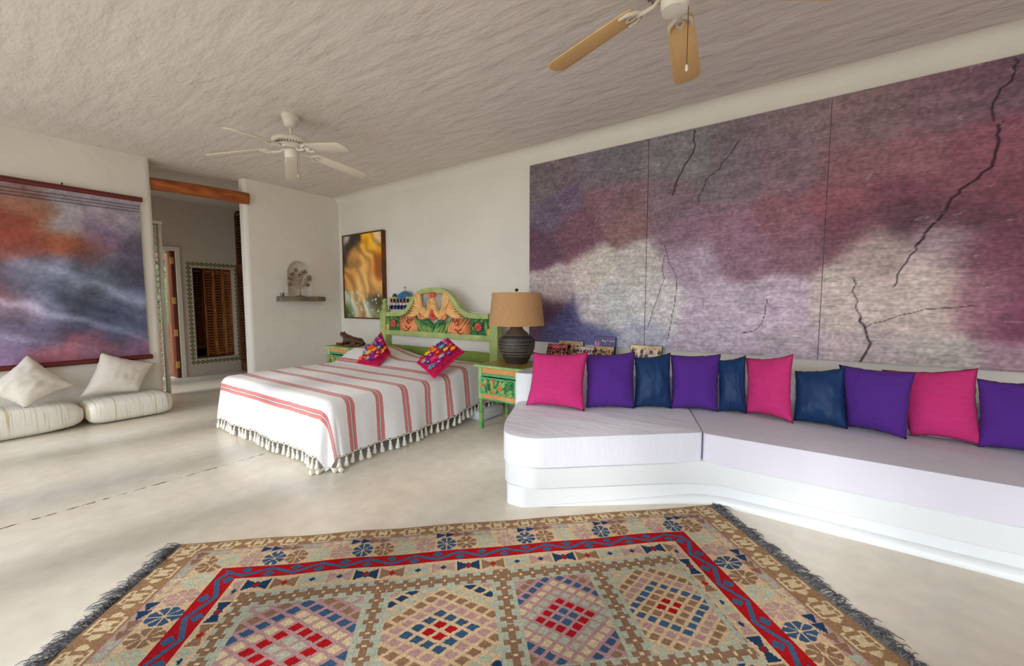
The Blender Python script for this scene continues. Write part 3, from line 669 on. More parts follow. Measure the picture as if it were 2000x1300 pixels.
# embroidered pillows: a crimson cover, a border band and raised stitched flowers
crim = mat('crimson embroidered cloth', (196,18,72), .9, rgb2=(150,10,60), vscale=30, bump=.003, bscale=60)
emb_cols = [(240,80,30),(122,30,150),(36,50,160),(250,140,30),(230,50,120),(60,150,170),(200,30,40),(150,40,170),(230,190,60),(150,150,165)]
emb = [mat('thread %d' % i, c, .8, var=.25, vscale=70, bump=.003, bscale=90) for i, c in enumerate(emb_cols)]
core = mat('yellow thread', (238,196,70), .8)
def embroidered(corners, label, seed, th=.14):
    cen = sum((Vector(c) for c in corners), Vector())/4
    root = empty('embroidered_pillow', cen, label, 'pillow', 'embroidered pillows on the bed')
    o, nrm = cushion('cover', corners, crim, th, None, seed=seed, n=20, pinch=.04, wrinkle=.004)
    o.parent = root; o.matrix_parent_inverse = world_of(root).inverted()
    TL, TR, BR, BL = [Vector(c) for c in corners]; rnd = random.Random(seed)
    R3 = nrm.to_track_quat('Z','Y').to_matrix().to_4x4()
    k = 0
    for gy in range(5):
        for gx in range(4):
            s = .17+.66*(gx+.5*(gy%2)*.8)/3.4+rnd.uniform(-.02,.02); t = .15+.7*gy/4+rnd.uniform(-.02,.02)
            if s > .86: continue
            a, e = 2*s-1, 2*t-1
            p = BL*(1-s)*(1-t)+BR*s*(1-t)+TR*s*t+TL*(1-s)*t
            h = (max(0,1-abs(a)**2.6)*max(0,1-abs(e)**2.6))**.72*(1-.12*e)
            p = p + nrm*(h*th*.62+.001); rad = rnd.uniform(.036,.05); b = MB(); npet = 6
            for q in range(npet):
                g = 2*PI*q/npet; b.ell(p+R3 @ Vector((rad*.62*math.cos(g), rad*.62*math.sin(g), .001)), (rad*.48, rad*.36, .0045), 8, 4, R3 @ Matrix.Rotation(g,4,'Z'))
            f = b.build('embroidered_flower', emb[(k*3+seed) % len(emb)], root, smooth=True)
            MB().ell(p, (rad*.35, rad*.35, .007), 8, 4, R3).build('flower_centre', core if k % 3 else emb[(k+4) % len(emb)], f, smooth=True)
            k += 1
    loop = [TL, TR, BR, BL]; e_ = []
    for i in range(4):
        for q in range(12):
            s = q/12; p = loop[i]*(1-s)+loop[(i+1)%4]*s; mid = 4*s*(1-s); e_.append(p+(cen-p)*(.035*mid))
    MB().tube(e_+[e_[0]], .011, 8).build('edging', mat('crimson edging', (214,22,84), .9), root, smooth=True)
embroidered((PY(744,650,3.52), PY(762,690,3.34), PY(738,713,3.12), PY(695,712,3.10)), 'crimson embroidered pillow on edge at the far side of the bed', 3)
embroidered((PY(874,661,3.46), PY(905,687,3.30), PY(848,737,2.93), PY(815,708,3.16)), 'crimson embroidered pillow tilted on the near side of the bed', 6)

# ------------------------------------------------------------------ carved headboard
hb_green = mat('distressed green paint', (184,192,126), .6, rgb2=(150,172,104), vscale=7, bump=.002, bscale=30)
hb_teal = mat('carving ground teal', (52,122,84), .6, rgb2=(40,92,58), vscale=18)
orange_f = mat('carved orange feather', (238,170,116), .55, rgb2=(228,138,92), vscale=22)
gold_f = mat('carved golden feather', (242,200,136), .55, rgb2=(234,176,108), vscale=22)
leaf_m = [mat('carved leaf green', (142,172,100), .55, rgb2=(108,152,86), vscale=20), mat('carved leaf dark', (66,138,72), .55, rgb2=(46,112,64), vscale=20), mat('carved leaf pale', (160,182,104), .55, rgb2=(124,160,84), vscale=20)]
coral = mat('carved coral flower', (222,112,90), .55, rgb2=(206,84,70), vscale=25); scarlet = mat('scarlet flower heart', (206,52,36), .5); straw = mat('straw paint', (222,176,70), .6)
HY = 4.0
head = empty('headboard', (-4.09, HY, 0), 'carved green headboard with orange birds, flowers and turned posts', 'headboard')
def hb(X, Y): p = PY(740+X/8, 550+Y/8, HY); return (p.x, p.z)
HX = hb(857, 700)[0]
for sx, nm in ((-5.175,'far'),(-3.045,'near')):
    MB().box((sx-.062,HY-.055,0),(sx+.062,HY+.055,1.215)).build('post', hb_green, head, bevel=.006)
    MB().lathe([(.05,0),(.055,.012),(.04,.03),(.034,.045),(.048,.07),(.05,.085),(.036,.11),(.028,.13),(.04,.15),(.042,.165),(.026,.185),(.004,.2)], (sx,HY,1.212), 16).build('finial', hb_green, head, smooth='auto')
Hx0, Hx1 = -5.115, -3.105
zb = .862
def lerp_pts(L): return [(hb(X,Y)) for X,Y in L]
# arched top rail: the left half is surveyed, the right half is its mirror
arch_o = lerp_pts([(100,470),(330,470),(420,432),(485,350),(535,258),(605,170),(690,118),(780,98),(857,95)])
arch_o[0] = (Hx0, arch_o[0][1])
zr = arch_o[0][1]
arch_o = [(x, z) for x, z in arch_o]
half = smoothpath([(x,z,0) for x,z in arch_o], 5)
outer = [(p.x, p.y) for p in half] + [(2*HX-p.x, p.y) for p in reversed(half[:-1])]
outer = [(min(max(x,Hx0),Hx1), z) for x, z in outer]
inner = []
for i, (x, z) in enumerate(outer):
    a = Vector(outer[max(i-1,0)]); b = Vector(outer[min(i+1,len(outer)-1)]); t = (b-a).normalized() if (b-a).length > 1e-6 else Vector((1,0)); n_ = Vector((t.y,-t.x)); inner.append((x+n_.x*.062, z+n_.y*.062))
inner[0] = (outer[0][0], outer[0][1]-.062); inner[-1] = (outer[-1][0], outer[-1][1]-.062)
b = MB(); TT = lambda u, v, d: (u, HY-.035+d, v)
n_ = len(outer); v = []; f = []
for (x,z),(xi,zi) in zip(outer, inner): v += [TT(x,z,0), TT(xi,zi,0), TT(xi,zi,.07), TT(x,z,.07)]
for i in range(n_-1):
    for k in range(4): f.append((i*4+k, i*4+(k+1)%4, (i+1)*4+(k+1)%4, (i+1)*4+k))
f += [(0,1,2,3), ((n_-1)*4+3,(n_-1)*4+2,(n_-1)*4+1,(n_-1)*4)]
b.add(v, f).build('arched_rail', hb_green, head, smooth='auto')
MB().box((Hx0,HY-.04,zb),(Hx1,HY+.04,zb+.075)).build('lower_rail', hb_green, head, bevel=.006)
MB().box((Hx0,HY-.02,.30),(Hx1,HY+.02,.715)).build('lower_board', mat('olive green board', (138,152,62), .6, rgb2=(110,136,58), vscale=4), head, bevel=.004)
zt_ = zb+.07; ztop = zr-.05
def mir(pts): return [(2*HX-x, z) for x, z in pts]
pl = [(Hx0,zt_), (HX,zt_), hb(857,690), hb(800,640), hb(740,650), hb(640,600), hb(560,545), hb(330,520), (Hx0,ztop)]
pl = [pl[0], *[(x,z) for x,z in pl[1:]]]
MB().prism([pl[0]] + [(2*HX-pl[0][0], pl[0][1])] + [(2*HX-x, z) for x, z in reversed(pl[2:])][0:] + pl[2:], .02, lambda u, v, d: (min(max(u,Hx0),Hx1), HY+.0+d, v)).build('carving_ground', hb_teal, head)
for x in (Hx0+.028, Hx1-.028): MB().box((x-.028,HY-.028,zt_+.005),(x+.028,HY,zt_+.09)).build('corner_block', straw, head, bevel=.004)
def lobe(b, p0, p1, w, bend=0, h=.022, base=.012, y=None, n=8):
    """a raised carved lobe from p0 to p1 in the board's plane, proud towards -y"""
    y = HY if y is None else y
    p0, p1 = Vector(p0), Vector(p1); d = p1-p0; nn = Vector((-d.y, d.x)); v = []; f = []
    for i in range(n+1):
        t = i/n; c = p0+d*t+nn*(bend*4*t*(1-t)); tg = d + nn*(bend*4*(1-2*t)); tg.normalize(); s = Vector((-tg.y, tg.x))
        ww = w/2*max(.06, math.sin(PI*min(1, .06+t*.94)**.85))
        for k, hh in ((-1,0),(-1,base),(-.5,base+h*.75),(0,base+h*.62),(.5,base+h*.8),(1,base),(1,0)):
            q = c+s*(ww*k); v.append((q.x, y-hh*(.5+.5*min(1,ww/(w/2)+.3)), q.y))
    for i in range(n):
        for k in range(7): f.append((i*7+k, i*7+(k+1)%7, (i+1)*7+(k+1)%7, (i+1)*7+k))
    f += [tuple(range(6,-1,-1)), tuple(n*7+k for k in range(7))]
    return b.add(v, f)
def carve(name, items, m, parent, y=None, h=.022, base=.012):
    """items: (X0,Y0,X1,Y1,width,bend) on the left half; built there and mirrored"""
    out = []
    for side in (0, 1):
        b = MB()
        for (X0,Y0,X1,Y1,wd,bd) in items:
            a, c = hb(X0,Y0), hb(X1,Y1); bb = bd
            if side: a, c = mir([a,c]); bb = -bd
            lobe(b, a, c, wd/8*.0079, bb, h=h, base=base, y=y)
        out.append(b.build(name, m, parent[side] if isinstance(parent, list) else parent, smooth='auto'))
    return out
birds = carve('carved_bird', [(660,400,730,590,130,.10),(690,520,770,560,110,.1),(735,560,835,400,105,-.05),(800,450,855,300,85,-.06),(850,330,820,245,70,-.12)], gold_f, head, h=.034)
carve('wing', [(618,165,735,520,46,-.05),(640,160,720,500,44,-.04),(662,170,700,480,44,-.03),(600,190,690,460,44,-.06),(590,230,670,440,42,-.06)], gold_f, birds, y=HY-.016, h=.024)
carve('tail', [(660,470,420,530,44,.08),(655,455,432,500,42,.08),(655,445,455,468,42,.06),(650,430,480,430,42,.04),(648,420,500,392,40,.02),(645,405,520,350,40,-.02),(645,395,545,312,40,-.04),(650,380,572,300,36,-.04)], gold_f, birds, h=.02)
carve('neck_feather', [(770,420,856,395,26,.05),(775,385,858,350,26,.05),(780,350,860,310,26,.05),(785,315,858,275,26,.05),(765,460,850,440,26,.05)], gold_f, birds, y=HY-.022, h=.014)
carve('breast', [(650,500,690,590,60,-.1),(690,540,760,570,60,-.1)], orange_f, birds, y=HY-.024)
carve('beak', [(795,205,862,196,66,.0),(805,228,862,230,40,.0)], coral, birds, y=HY-.008)
carve('carved_branch', [(640,185,835,176,50,.05),(700,178,800,172,40,.02)], orange_f, head)
scr = carve('carved_plume', [(585,780,345,530,54,.14),(588,770,385,512,52,.13),(590,760,430,508,52,.11),(595,755,475,512,50,.09),(600,750,525,520,50,.07),(605,745,570,545,44,.05),(575,785,330,585,46,.12),(570,790,328,640,46,.11),(565,795,332,690,46,.10),(560,797,345,735,44,.08),(585,795,370,775,40,.06),(600,640,602,795,54,.1),(560,650,570,795,50,.1)], orange_f, head, h=.028)
carve('curl', [(560,570,480,560,24,.3),(520,640,470,590,24,.3),(530,700,440,680,22,.25),(500,740,410,730,20,.2)], mat('brown curl', (176,84,50), .6), scr, y=HY-.03, h=.012)
for k, (its, mm) in enumerate([([(857,815,715,655,58,.06)],0),([(857,818,640,720,56,.10)],2),([(850,820,650,800,46,.05)],0),([(857,700,745,570,60,.08)],1),([(800,640,690,590,50,.05)],1),([(690,770,640,590,54,.12)],2),([(620,690,585,555,42,-.08)],0),([(857,810,857,680,44,.0)],1),([(857,812,770,650,50,.04)],2),([(760,790,690,640,40,.08)],2),([(640,800,630,700,40,.1)],0),
    ([(125,730,130,540,48,.05)],2),([(160,740,165,540,44,-.04)],0),([(175,560,240,528,44,.2)],1),([(240,560,335,535,50,.15)],1),([(230,740,165,768,46,.1)],1),([(270,735,335,765,50,.1)],1),([(200,540,222,600,30,.1)],2),([(310,590,335,680,40,.1)],1),([(180,640,150,770,38,-.08)],0),([(195,765,305,780,34,.05)],2),([(255,552,300,600,26,.1)],2),([(305,700,330,640,30,.1)],2)]):
    carve('leaf', its, leaf_m[mm], head, h=.02)
def bloom(parent, c, r, y, m, mh, npet=10, name='carved_flower'):
    b = MB()
    for q in range(npet):
        g = 2*PI*q/npet; lobe(b, (c[0]+r*.30*math.cos(g), c[1]+r*.30*math.sin(g)), (c[0]+r*math.cos(g), c[1]+r*math.sin(g)), r*.52, 0, h=.012, base=.012, y=y, n=4)
    o = b.build(name, m, parent, smooth='auto')
    MB().ell((c[0], y-.016, c[1]), (r*.34, .016, r*.34), 10, 6).build('flower_heart', mh, o, smooth=True)
    return o
cL = hb(250,648)
for c, r in ((hb(862,525), .082), (cL, .062), ((2*HX-cL[0], cL[1]), .062)): bloom(head, c, r, HY-.016, coral, scarlet)

# ------------------------------------------------------------------ nightstands (one pattern, copied)
teal_p = mat('sea green paint', (104,186,130), .55, rgb2=(84,160,110), vscale=12); lime_p = mat('lime green paint', (174,200,130), .55, rgb2=(138,178,108), vscale=10)
orange_p = mat('worn orange panel', (226,166,104), .65, rgb2=(214,144,84), vscale=14, vstretch=(1,1,5)); top_p = mat('painted nightstand top', (150,150,70), .35, rgb2=(112,124,60), vscale=6, spec=.5)
def nightstand(x0, y0, pull, label):
    """x0,y0: front left corner of the legs; pull: how far the drawer stands open"""
    W, D = .56, .52; r = empty('nightstand', (x0+W/2, y0+D/2, 0), label, 'nightstand', 'green nightstands beside the bed'); x1, y1 = x0+W, y0+D
    MB().box((x0-.035,y0-.035,.668),(x1+.035,y1+.02,.692)).build('top', lime_p, r, bevel=.006)
    MB().box((x0-.01,y0-.01,.6915),(x1+.01,y1-.005,.6945)).build('top_inlay', top_p, r)
    MB().box((x0+.05,y0+.05,.6945),(x1-.05,y1-.06,.6948)).build('inlay_field', mat('ochre inlay', (190,140,60), .35, rgb2=(120,110,50), vscale=9), r)
    for lx in (x0, x1-.045):
        for ly in (y0, y1-.045):
            MB().box((lx,ly,.325),(lx+.045,ly+.045,.668)).build('post', lime_p, r, bevel=.003)
            prof = [(.022,.325),(.026,.31),(.020,.295)]
            for k in range(7): z = .28-.036*k; prof += [(.027,z),(.019,z-.018)]
            prof += [(.026,.03),(.024,0)]
            MB().lathe(prof, (lx+.0225,ly+.0225,0), 10).build('leg', mat('mottled carved leg', (150,178,98), .6, rgb2=(70,140,84), vscale=26), r, smooth='auto')
    for (za, zb_, m, nm) in ((.603,.662,orange_p,'upper_apron'),(.338,.388,orange_p,'lower_apron'),(.662,.668,teal_p,'bead'),(.322,.336,teal_p,'bead')):
        MB().box((x0+.045,y0+.008,za),(x1-.045,y0+.024,zb_)).build(nm, m, r, bevel=.002)
        for xa in (x0+.008, x1-.024): MB().box((xa,y0+.045,za),(xa+.016,y1-.045,zb_)).build(nm, m, r, bevel=.002)
    for xa in (x0+.012, x1-.022): MB().box((xa,y0+.045,.389),(xa+.010,y1-.045,.602)).build('side_panel', leaf_m[0], r)
    MB().box((x0+.045,y1-.02,.34),(x1-.045,y1-.01,.66)).build('back_panel', lime_p, r)
    MB().box((x0+.047,y0+.012,.572),(x1-.047,y0+.03,.600)).build('drawer_rail', teal_p, r, bevel=.002)
    yf = y0+.004-pull
    dr = MB().box((x0+.05,yf,.394),(x1-.05,yf+.02,.568)).build('drawer', teal_p, r, bevel=.002)
    MB().box((x0+.06,yf+.02,.40),(x1-.06,y0+.4,.412)).box((x0+.06,yf+.02,.412),(x0+.072,y0+.4,.55)).box((x1-.072,yf+.02,.412),(x1-.06,y0+.4,.55)).build('drawer_box', dark_wood, dr)
    MB().box((x0+.075,yf-.002,.412),(x1-.075,yf+.001,.552)).build('carving_ground', hb_teal, dr)
    rnd = random.Random(4)
    X = lambda s: x0+.06+(W-.12)*s
    for (a, zb1, c, zc, wd, bd, k) in ((.03,.53,.10,.45,.05,.1,0),(.06,.41,.10,.55,.05,-.1,2),(.20,.41,.17,.555,.035,.1,1),(.24,.42,.29,.555,.04,.15,1),(.42,.42,.33,.53,.05,.1,0),(.36,.41,.50,.46,.05,.1,2),(.58,.47,.60,.56,.05,0,2),(.60,.47,.74,.55,.06,.05,2),(.60,.46,.72,.42,.06,-.05,2),(.58,.45,.56,.40,.04,0,0),(.56,.47,.46,.52,.05,.1,1),(.78,.50,.97,.55,.05,.12,1),(.76,.46,.97,.51,.05,.12,1),(.78,.42,.97,.46,.05,.12,0),(.84,.405,.95,.42,.04,.0,2),(.13,.555,.16,.46,.045,.1,2),(.12,.42,.17,.45,.04,.1,2),(.32,.56,.24,.50,.035,.1,0),(.30,.40,.22,.45,.04,.1,2),(.47,.555,.43,.49,.04,.1,0),(.52,.405,.62,.42,.04,.1,0),(.70,.555,.80,.53,.04,.1,0),(.68,.40,.78,.41,.04,.1,0)):
        b = MB(); lobe(b, (X(a),zb1), (X(c),zc), wd, bd, h=.012, base=.006, y=yf); b.build('leaf', leaf_m[k], dr, smooth='auto')
    b = MB(); lobe(b, (X(.30),.55), (X(.38),.47), .03, .15, h=.012, base=.008, y=yf-.004); b.build('carved_fruit', straw, dr, smooth='auto')
    for s, z, rr2 in ((.09,.487,.026),(.60,.475,.03),(.38,.43,.022),(.40,.55,.018)): bloom(dr, (X(s), z), rr2, yf-.012, mat('peach flower', (232,164,112), .6), coral, 8)
    return r
nightstand(-2.765, 3.32, .035, 'green carved nightstand under the table lamp')
nightstand(-5.87, 3.46, .05, 'green carved nightstand under the wooden cat, drawer ajar')

# table lamp
lamp = empty('table_lamp', (-2.475, 3.62, .695), 'table lamp with dark ribbed urn base and burlap drum shade', 'lamp')
burl = mat('burlap shade', (188,146,102), .9, var=.08, vscale=90, vstretch=(1,1,.2), bump=.001, bscale=200)
lb = [(.085,0),(.115,.0),(.118,.012)]
prof = [(.112,.0),(.118,.012),(.140,.05),(.168,.10),(.188,.15),(.197,.20),(.196,.235),(.185,.265),(.165,.285),(.135,.30)]
sm = smoothpath([(r_,z_,0) for r_,z_ in prof], 7); pr = []
for i, p in enumerate(sm): pr.append((p.x+(.003 if i % 2 else -.002), p.y))
MB().lathe([(.02,0)]+pr, (-2.475,3.62,.695), 40).build('base', mat('dark ribbed ceramic', (62,54,48), .42, rgb2=(36,31,29), vscale=40, vstretch=(.4,.4,5), bump=.003, bscale=90, stretch=(1,1,.4), spec=.5), lamp, smooth=True)
pale = mat('scratched pale ring', (170,156,138), .7, rgb2=(70,62,56), vscale=120)
for z_, r_ in ((.262,.188),(.222,.2),(.19,.1985),(.165,.194),(.148,.190),(.118,.177),(.09,.165)):
    MB().tube([(-2.475+r_*math.cos(a), 3.62+r_*math.sin(a), .695+z_) for a in [2*PI*k/36 for k in range(37)]], .0028, 4).build('incised_ring', pale, lamp)
MB().lathe([(.138,.298),(.130,.306),(.132,.316),(.118,.325),(.12,.332),(.09,.350),(.07,.375),(.062,.40),(.060,.45)], (-2.475,3.62,.695), 32).build('neck', mat('brown glazed neck', (96,78,62), .4, spec=.5), lamp, smooth='auto')
MB().tube([(-2.475,3.62,1.14),(-2.475,3.62,1.47)], .008).build('harp_rod', brass, lamp)
zs0, zs1 = 1.105, 1.452; b = MB(); v = []; f = []; n_ = 48
for (r_, z_) in ((.300,zs0),(.262,zs1),(.258,zs1),(.296,zs0)):
    for i in range(n_): a = 2*PI*i/n_; v.append((-2.475+r_*math.cos(a), 3.62+r_*math.sin(a), z_))
for j in range(4):
    for i in range(n_): f.append((j*n_+i, j*n_+(i+1)%n_, ((j+1)%4)*n_+(i+1)%n_, ((j+1)%4)*n_+i))
b.add(v, f).build('lamp_shade', burl, lamp, smooth='auto')
sp = MB()
for k in range(3): a = 2*PI*k/3+.4; sp.tube([(-2.475,3.62,1.44),(-2.475+.258*math.cos(a),3.62+.258*math.sin(a),1.448)], .003, 6)
sp.build('spider', mat('bronze', (92,64,40), .4, metal=.7), lamp)
MB().ell((-2.475,3.62,1.482), (.02,.02,.018)).build('finial', mat('dark bronze knob', (70,50,36), .4, spec=.5), lamp, smooth=True)

# wooden cat lying on the far nightstand
cat_m = mat('carved dark wood', (92,56,36), .4, rgb2=(64,36,24), vscale=10, spec=.5)
def skinned(name, verts, edges, m, loc, rz=0, root=0, sub=2):
    me = bpy.data.meshes.new(name); me.from_pydata([v[:3] for v in verts], edges, []); o = bpy.data.objects.new(name, me); COL.objects.link(o)
    sk = o.modifiers.new('skin', 'SKIN'); ss = o.modifiers.new('sub', 'SUBSURF'); ss.levels = sub; ss.render_levels = sub
    for i, v in enumerate(verts): me.skin_vertices[0].data[i].radius = (v[3], v[4] if len(v) > 4 else v[3]); me.skin_vertices[0].data[i].use_root = (i == root)
    dg = bpy.context.evaluated_depsgraph_get(); ev = o.evaluated_get(dg); new = bpy.data.meshes.new_from_object(ev)
    o.modifiers.clear(); o.data = new; new.materials.clear(); new.materials.append(m); new.polygons.foreach_set('use_smooth', [True]*len(new.polygons))
    o.location = loc; o.rotation_euler = (0,0,rz); return o
cv = [(.19,0,.080,.072),(.06,0,.082,.056),(-.06,0,.098,.062),(-.12,0,.122,.052),(-.165,0,.158,.042),(-.215,0,.160,.036),(-.25,0,.146,.022),
      (-.10,.045,.06,.03),(-.13,.05,.024,.022),(-.21,.05,.020,.018),(-.29,.05,.018,.019), (-.10,-.045,.06,.03),(-.13,-.05,.024,.022),(-.21,-.05,.020,.018),(-.29,-.05,.018,.019),
      (.14,.07,.065,.045),(.20,.085,.024,.024),(.10,.09,.018,.018),(.06,.09,.017,.016), (.14,-.07,.065,.045),(.20,-.085,.024,.024),(.10,-.09,.018,.018),(.06,-.09,.017,.016),
      (-.195,.026,.192,.012),(-.19,.030,.212,.004),(-.195,-.026,.192,.012),(-.19,-.030,.212,.004),(.265,0,.05,.018),(.275,-.06,.016,.013),(.22,-.13,.013,.012)]
ce = [(0,1),(1,2),(2,3),(3,4),(4,5),(5,6),(2,7),(7,8),(8,9),(9,10),(2,11),(11,12),(12,13),(13,14),(0,15),(15,16),(16,17),(17,18),(0,19),(19,20),(20,21),(21,22),(4,23),(23,24),(4,25),(25,26),(0,27),(27,28),(28,29)]
tag(skinned('cat_figurine', cv, ce, cat_m, (-5.56, 3.66, .694), .06), 'dark carved wooden cat lying on the far nightstand', 'figurine')

# ------------------------------------------------------------------ ceiling fans
def fan(hub, zc, a0, n, label, blade_m, iron_m, body_m, R=.76, zr=.30, droop=.11, chain=(.055,.17)):
    hx, hy = hub; zb_ = zc-zr
    r = empty('ceiling_fan', (hx,hy,zc), label, 'ceiling fan', 'ceiling fans')
    MB().lathe([(.03,zc-.115),(.045,zc-.11),(.058,zc-.095),(.064,zc-.05),(.077,zc-.042),(.08,zc-.005),(.078,zc+.004)], (hx,hy,0), 24).build('canopy', body_m, r, smooth='auto')
    MB().lathe([(.014,zb_+.07),(.014,zc-.10)], (hx,hy,0), 12).build('down_rod', body_m, r, smooth='auto')
    MB().lathe([(.03,zb_+.10),(.05,zb_+.098),(.11,zb_+.09),(.165,zb_+.062),(.172,zb_+.045),(.168,zb_+.03),(.12,zb_+.012),(.09,zb_+.0),(.085,zb_-.02),(.05,zb_-.022)], (hx,hy,0), 32).build('motor_housing', body_m, r, smooth='auto')
    vt = MB()
    for k in range(36):
        g = 2*PI*k/36; M = Matrix.Translation((hx,hy,zb_+.019)) @ Matrix.Rotation(g,4,'Z'); vt.box((.108,-.0035,-.008),(.152,.0035,.004), M)
    vt.build('vent_slots', mat('vent shadow', (120,114,104), .8), r)
    MB().lathe([(.06,zb_-.10),(.064,zb_-.095),(.064,zb_-.03),(.05,zb_-.02)], (hx,hy,0), 24).build('switch_housing', body_m, r, smooth='auto')
    MB().lathe([(.03,zb_-.118),(.058,zb_-.114),(.06,zb_-.10)], (hx,hy,0), 24).build('end_cap', body_m, r, smooth='auto')
    ch = MB(); cx_, cy_ = hx+_rt.x*chain[0], hy+_rt.y*chain[0]; cl_ = chain[1]
    ch.tube([(cx_,cy_,zb_-.09),(cx_,cy_,zb_-.09-cl_)], .0022, 5); co = ch.build('pull_chain', mat('dark chain', (110,84,60), .5, metal=.5), r)
    MB().lathe([(.002,0),(.008,.008),(.006,.03),(.002,.034)], (cx_,cy_,zb_-.12-cl_), 8).build('chain_bob', body_m, co, smooth=True)
    for k in range(n):
        g = a0+2*PI*k/n
        sl = math.atan2(droop, R-.1)
        M = Matrix.Translation((hx,hy,zb_-.005)) @ Matrix.Rotation(g,4,'Z') @ Matrix.Rotation(sl,4,'Y') @ Matrix.Rotation(math.radians(-10),4,'X')
        oc = [(.20,-.055),(.235,-.066),(.50,-.074),(R-.05,-.078),(R-.022,-.070),(R-.004,-.035),(R,.0),(R-.004,.035),(R-.022,.070),(R-.05,.078),(.50,.074),(.235,.066),(.20,.055)]
        bl = MB().prism(oc, .007, lambda u, v, d: M @ Vector((u, v, d))).build('blade', blade_m, r, bevel=.002)
        ir = MB(); ir.tube([M @ Vector(p) for p in ((.07,0,.0),(.11,0,-.022),(.16,0,-.02),(.20,0,-.008))], [.012,.011,.012,.014], 8)
        for s in (-1,1): ir.tube([M @ Vector(p) for p in ((.185,.0,-.008),(.20,.03*s,-.009),(.225,.052*s,-.009),(.275,.056*s,-.007))], [.012,.013,.012,.007], 8); ir.tube([M @ Vector(p) for p in ((.20,.008*s,-.008),(.24,.02*s,-.008),(.262,.0,-.008))], .007, 6)
        ir.build('blade_iron', iron_m, bl, smooth='auto')
    return r
white_fan = mat('white fan enamel', (222,216,202), .4, spec=.4)
fan((-4.13,2.13), ZC, math.radians(8), 5, 'white five-bladed ceiling fan above the bed', mat('white fan blade', (216,208,192), .55), white_fan, white_fan)
fa, fb = PZ(1078,138,2.76), PZ(1345,160,2.76)
md = (fa+fb)/2; dv = (fb-fa); pr_ = Vector((dv.y,-dv.x,0)).normalized(); hc = md+pr_*(.76*math.cos(math.radians(36)))
a_f = math.atan2(fa.y-hc.y, fa.x-hc.x)
fan((hc.x,hc.y), ZC, a_f, 5, 'ceiling fan with honey-coloured blades cut by the top of the picture', mat('honey fan blade', (212,174,118), .5, var=.03, vscale=3), mat('aged white iron', (206,196,178), .4), white_fan, R=math.hypot(fa.x-hc.x, fa.y-hc.y), zr=.315, droop=.075, chain=(.066,.27))

# ------------------------------------------------------------------ kilim rug
RA = PZ(355,1065,0); RB = PZ(1385,988,0); ru = (RB-RA); RL = ru.length; ru.normalize(); rv = Vector((ru.y,-ru.x,0)); RW = 2.12
nu, nv = 530, 430
U, V = np.meshgrid((np.arange(nu)+.5)/nu*RL, (np.arange(nv)+.5)/nv*RW)
BRN, CRM, PNK, BEI, TEA, RED, BLU, DKB, MAU, DBR = [np.array(c, float) for c in ((150,116,86),(206,186,148),(178,146,138),(204,176,140),(172,176,156),(168,22,28),(62,92,124),(36,62,92),(176,138,136),(140,108,84))]
img = np.empty((nv,nu,3)); img[:] = BEI
Vm = np.minimum(V, RW-V); Um = np.minimum(U, RL-U)
bu, bvv = [.14,.20,.345,.445,.525], [.09,.14,.262,.352,.455]
# nested frames: which band a cell is in, with its position along and across that band
frac = np.full(U.shape, 9.); along = np.zeros(U.shape); bandi = np.full(U.shape, 5); across = np.zeros(U.shape)
for k in range(4,-1,-1):
    eu0, ev0 = (bu[k-1] if k else 0), (bvv[k-1] if k else 0)
    ins = ((Um < bu[k]) | (Vm < bvv[k]))
    su = (Um-eu0)/(bu[k]-eu0); sv = (Vm-ev0)/(bvv[k]-ev0)
    horiz = sv <= su
    bandi[ins] = k; along[ins] = np.where(horiz, U, V)[ins]; across[ins] = np.where(horiz, sv, su)[ins]
def hsh(n, k=0): n = (n.astype(np.int64)*2654435761 + k*40503) & 0xffffffff; return ((n >> 7) % 1000)/1000
# outer brown border: cream hooked medallions
m0 = bandi == 0; t = (along/.168) % 1; a = np.abs(t-.5)*2; c = np.abs(across-.5)*2
med = (a+c*.55 < .93) & (c < .82); hook = ((np.abs(a-.42) < .11) & (c < .42) & (c > .0)) | ((a < .12) & (c > .30) & (c < .62)) | ((np.abs(a-.62) < .08) & (c > .35)); notch = (np.abs(c-.55) < .1) & (np.abs(a-.3) < .12)
img[m0] = BRN; img[m0 & med & ~hook & ~notch] = CRM
# pink border: rows of triangles in turn cream, teal, brown, blue
m1 = bandi == 1; img[m1] = PNK; t = along/.052; ti = np.floor(t); tf = t-ti; tri = (np.abs(across-.5) < .46*(1-tf)+.04)
h1 = (ti % 9)
for lo_, hi_, cc in ((0,2,DKB),(2,4,DBR),(4,6,TEA),(6,9,CRM)): img[m1 & tri & (h1 >= lo_) & (h1 < hi_)] = cc*.97
# wide sand border: eight-petalled rosettes
m2 = bandi == 2; img[m2] = BEI; per = .112; t = (along-.06)/per; ti = np.floor(t); x = (t-ti-.5)*2; y = (across-.5)*2; rr = np.maximum(np.maximum(np.abs(x),np.abs(y)), (np.abs(x)+np.abs(y))*.72)
ang = np.arctan2(y, x); pet = (rr < .92) & (rr > .16) & (np.abs(np.sin(ang*4+.0)) > .34)
for k, cc in ((0,BLU*.92),(1,DBR),(2,TEA*1.03),(3,PNK)): img[m2 & pet & (ti % 4 == k)] = cc
# red border: blue running vine with lozenges
m3 = bandi == 3; img[m3] = RED; p = .118; t = (along/p) % 2; zig = np.abs(t-1); d = np.abs(across-(.22+.56*zig)); img[m3 & (d < .115)] = BLU*1.02
lz = (np.abs(((along/p) % 1)-.0)); lz = np.minimum(lz, 1-lz); odd = (np.floor(along/p+.5) % 2 == 0); cy = np.where(odd, .30, .70)
img[m3 & (lz*1.1+np.abs(across-cy)*.95 < .26)] = BLU
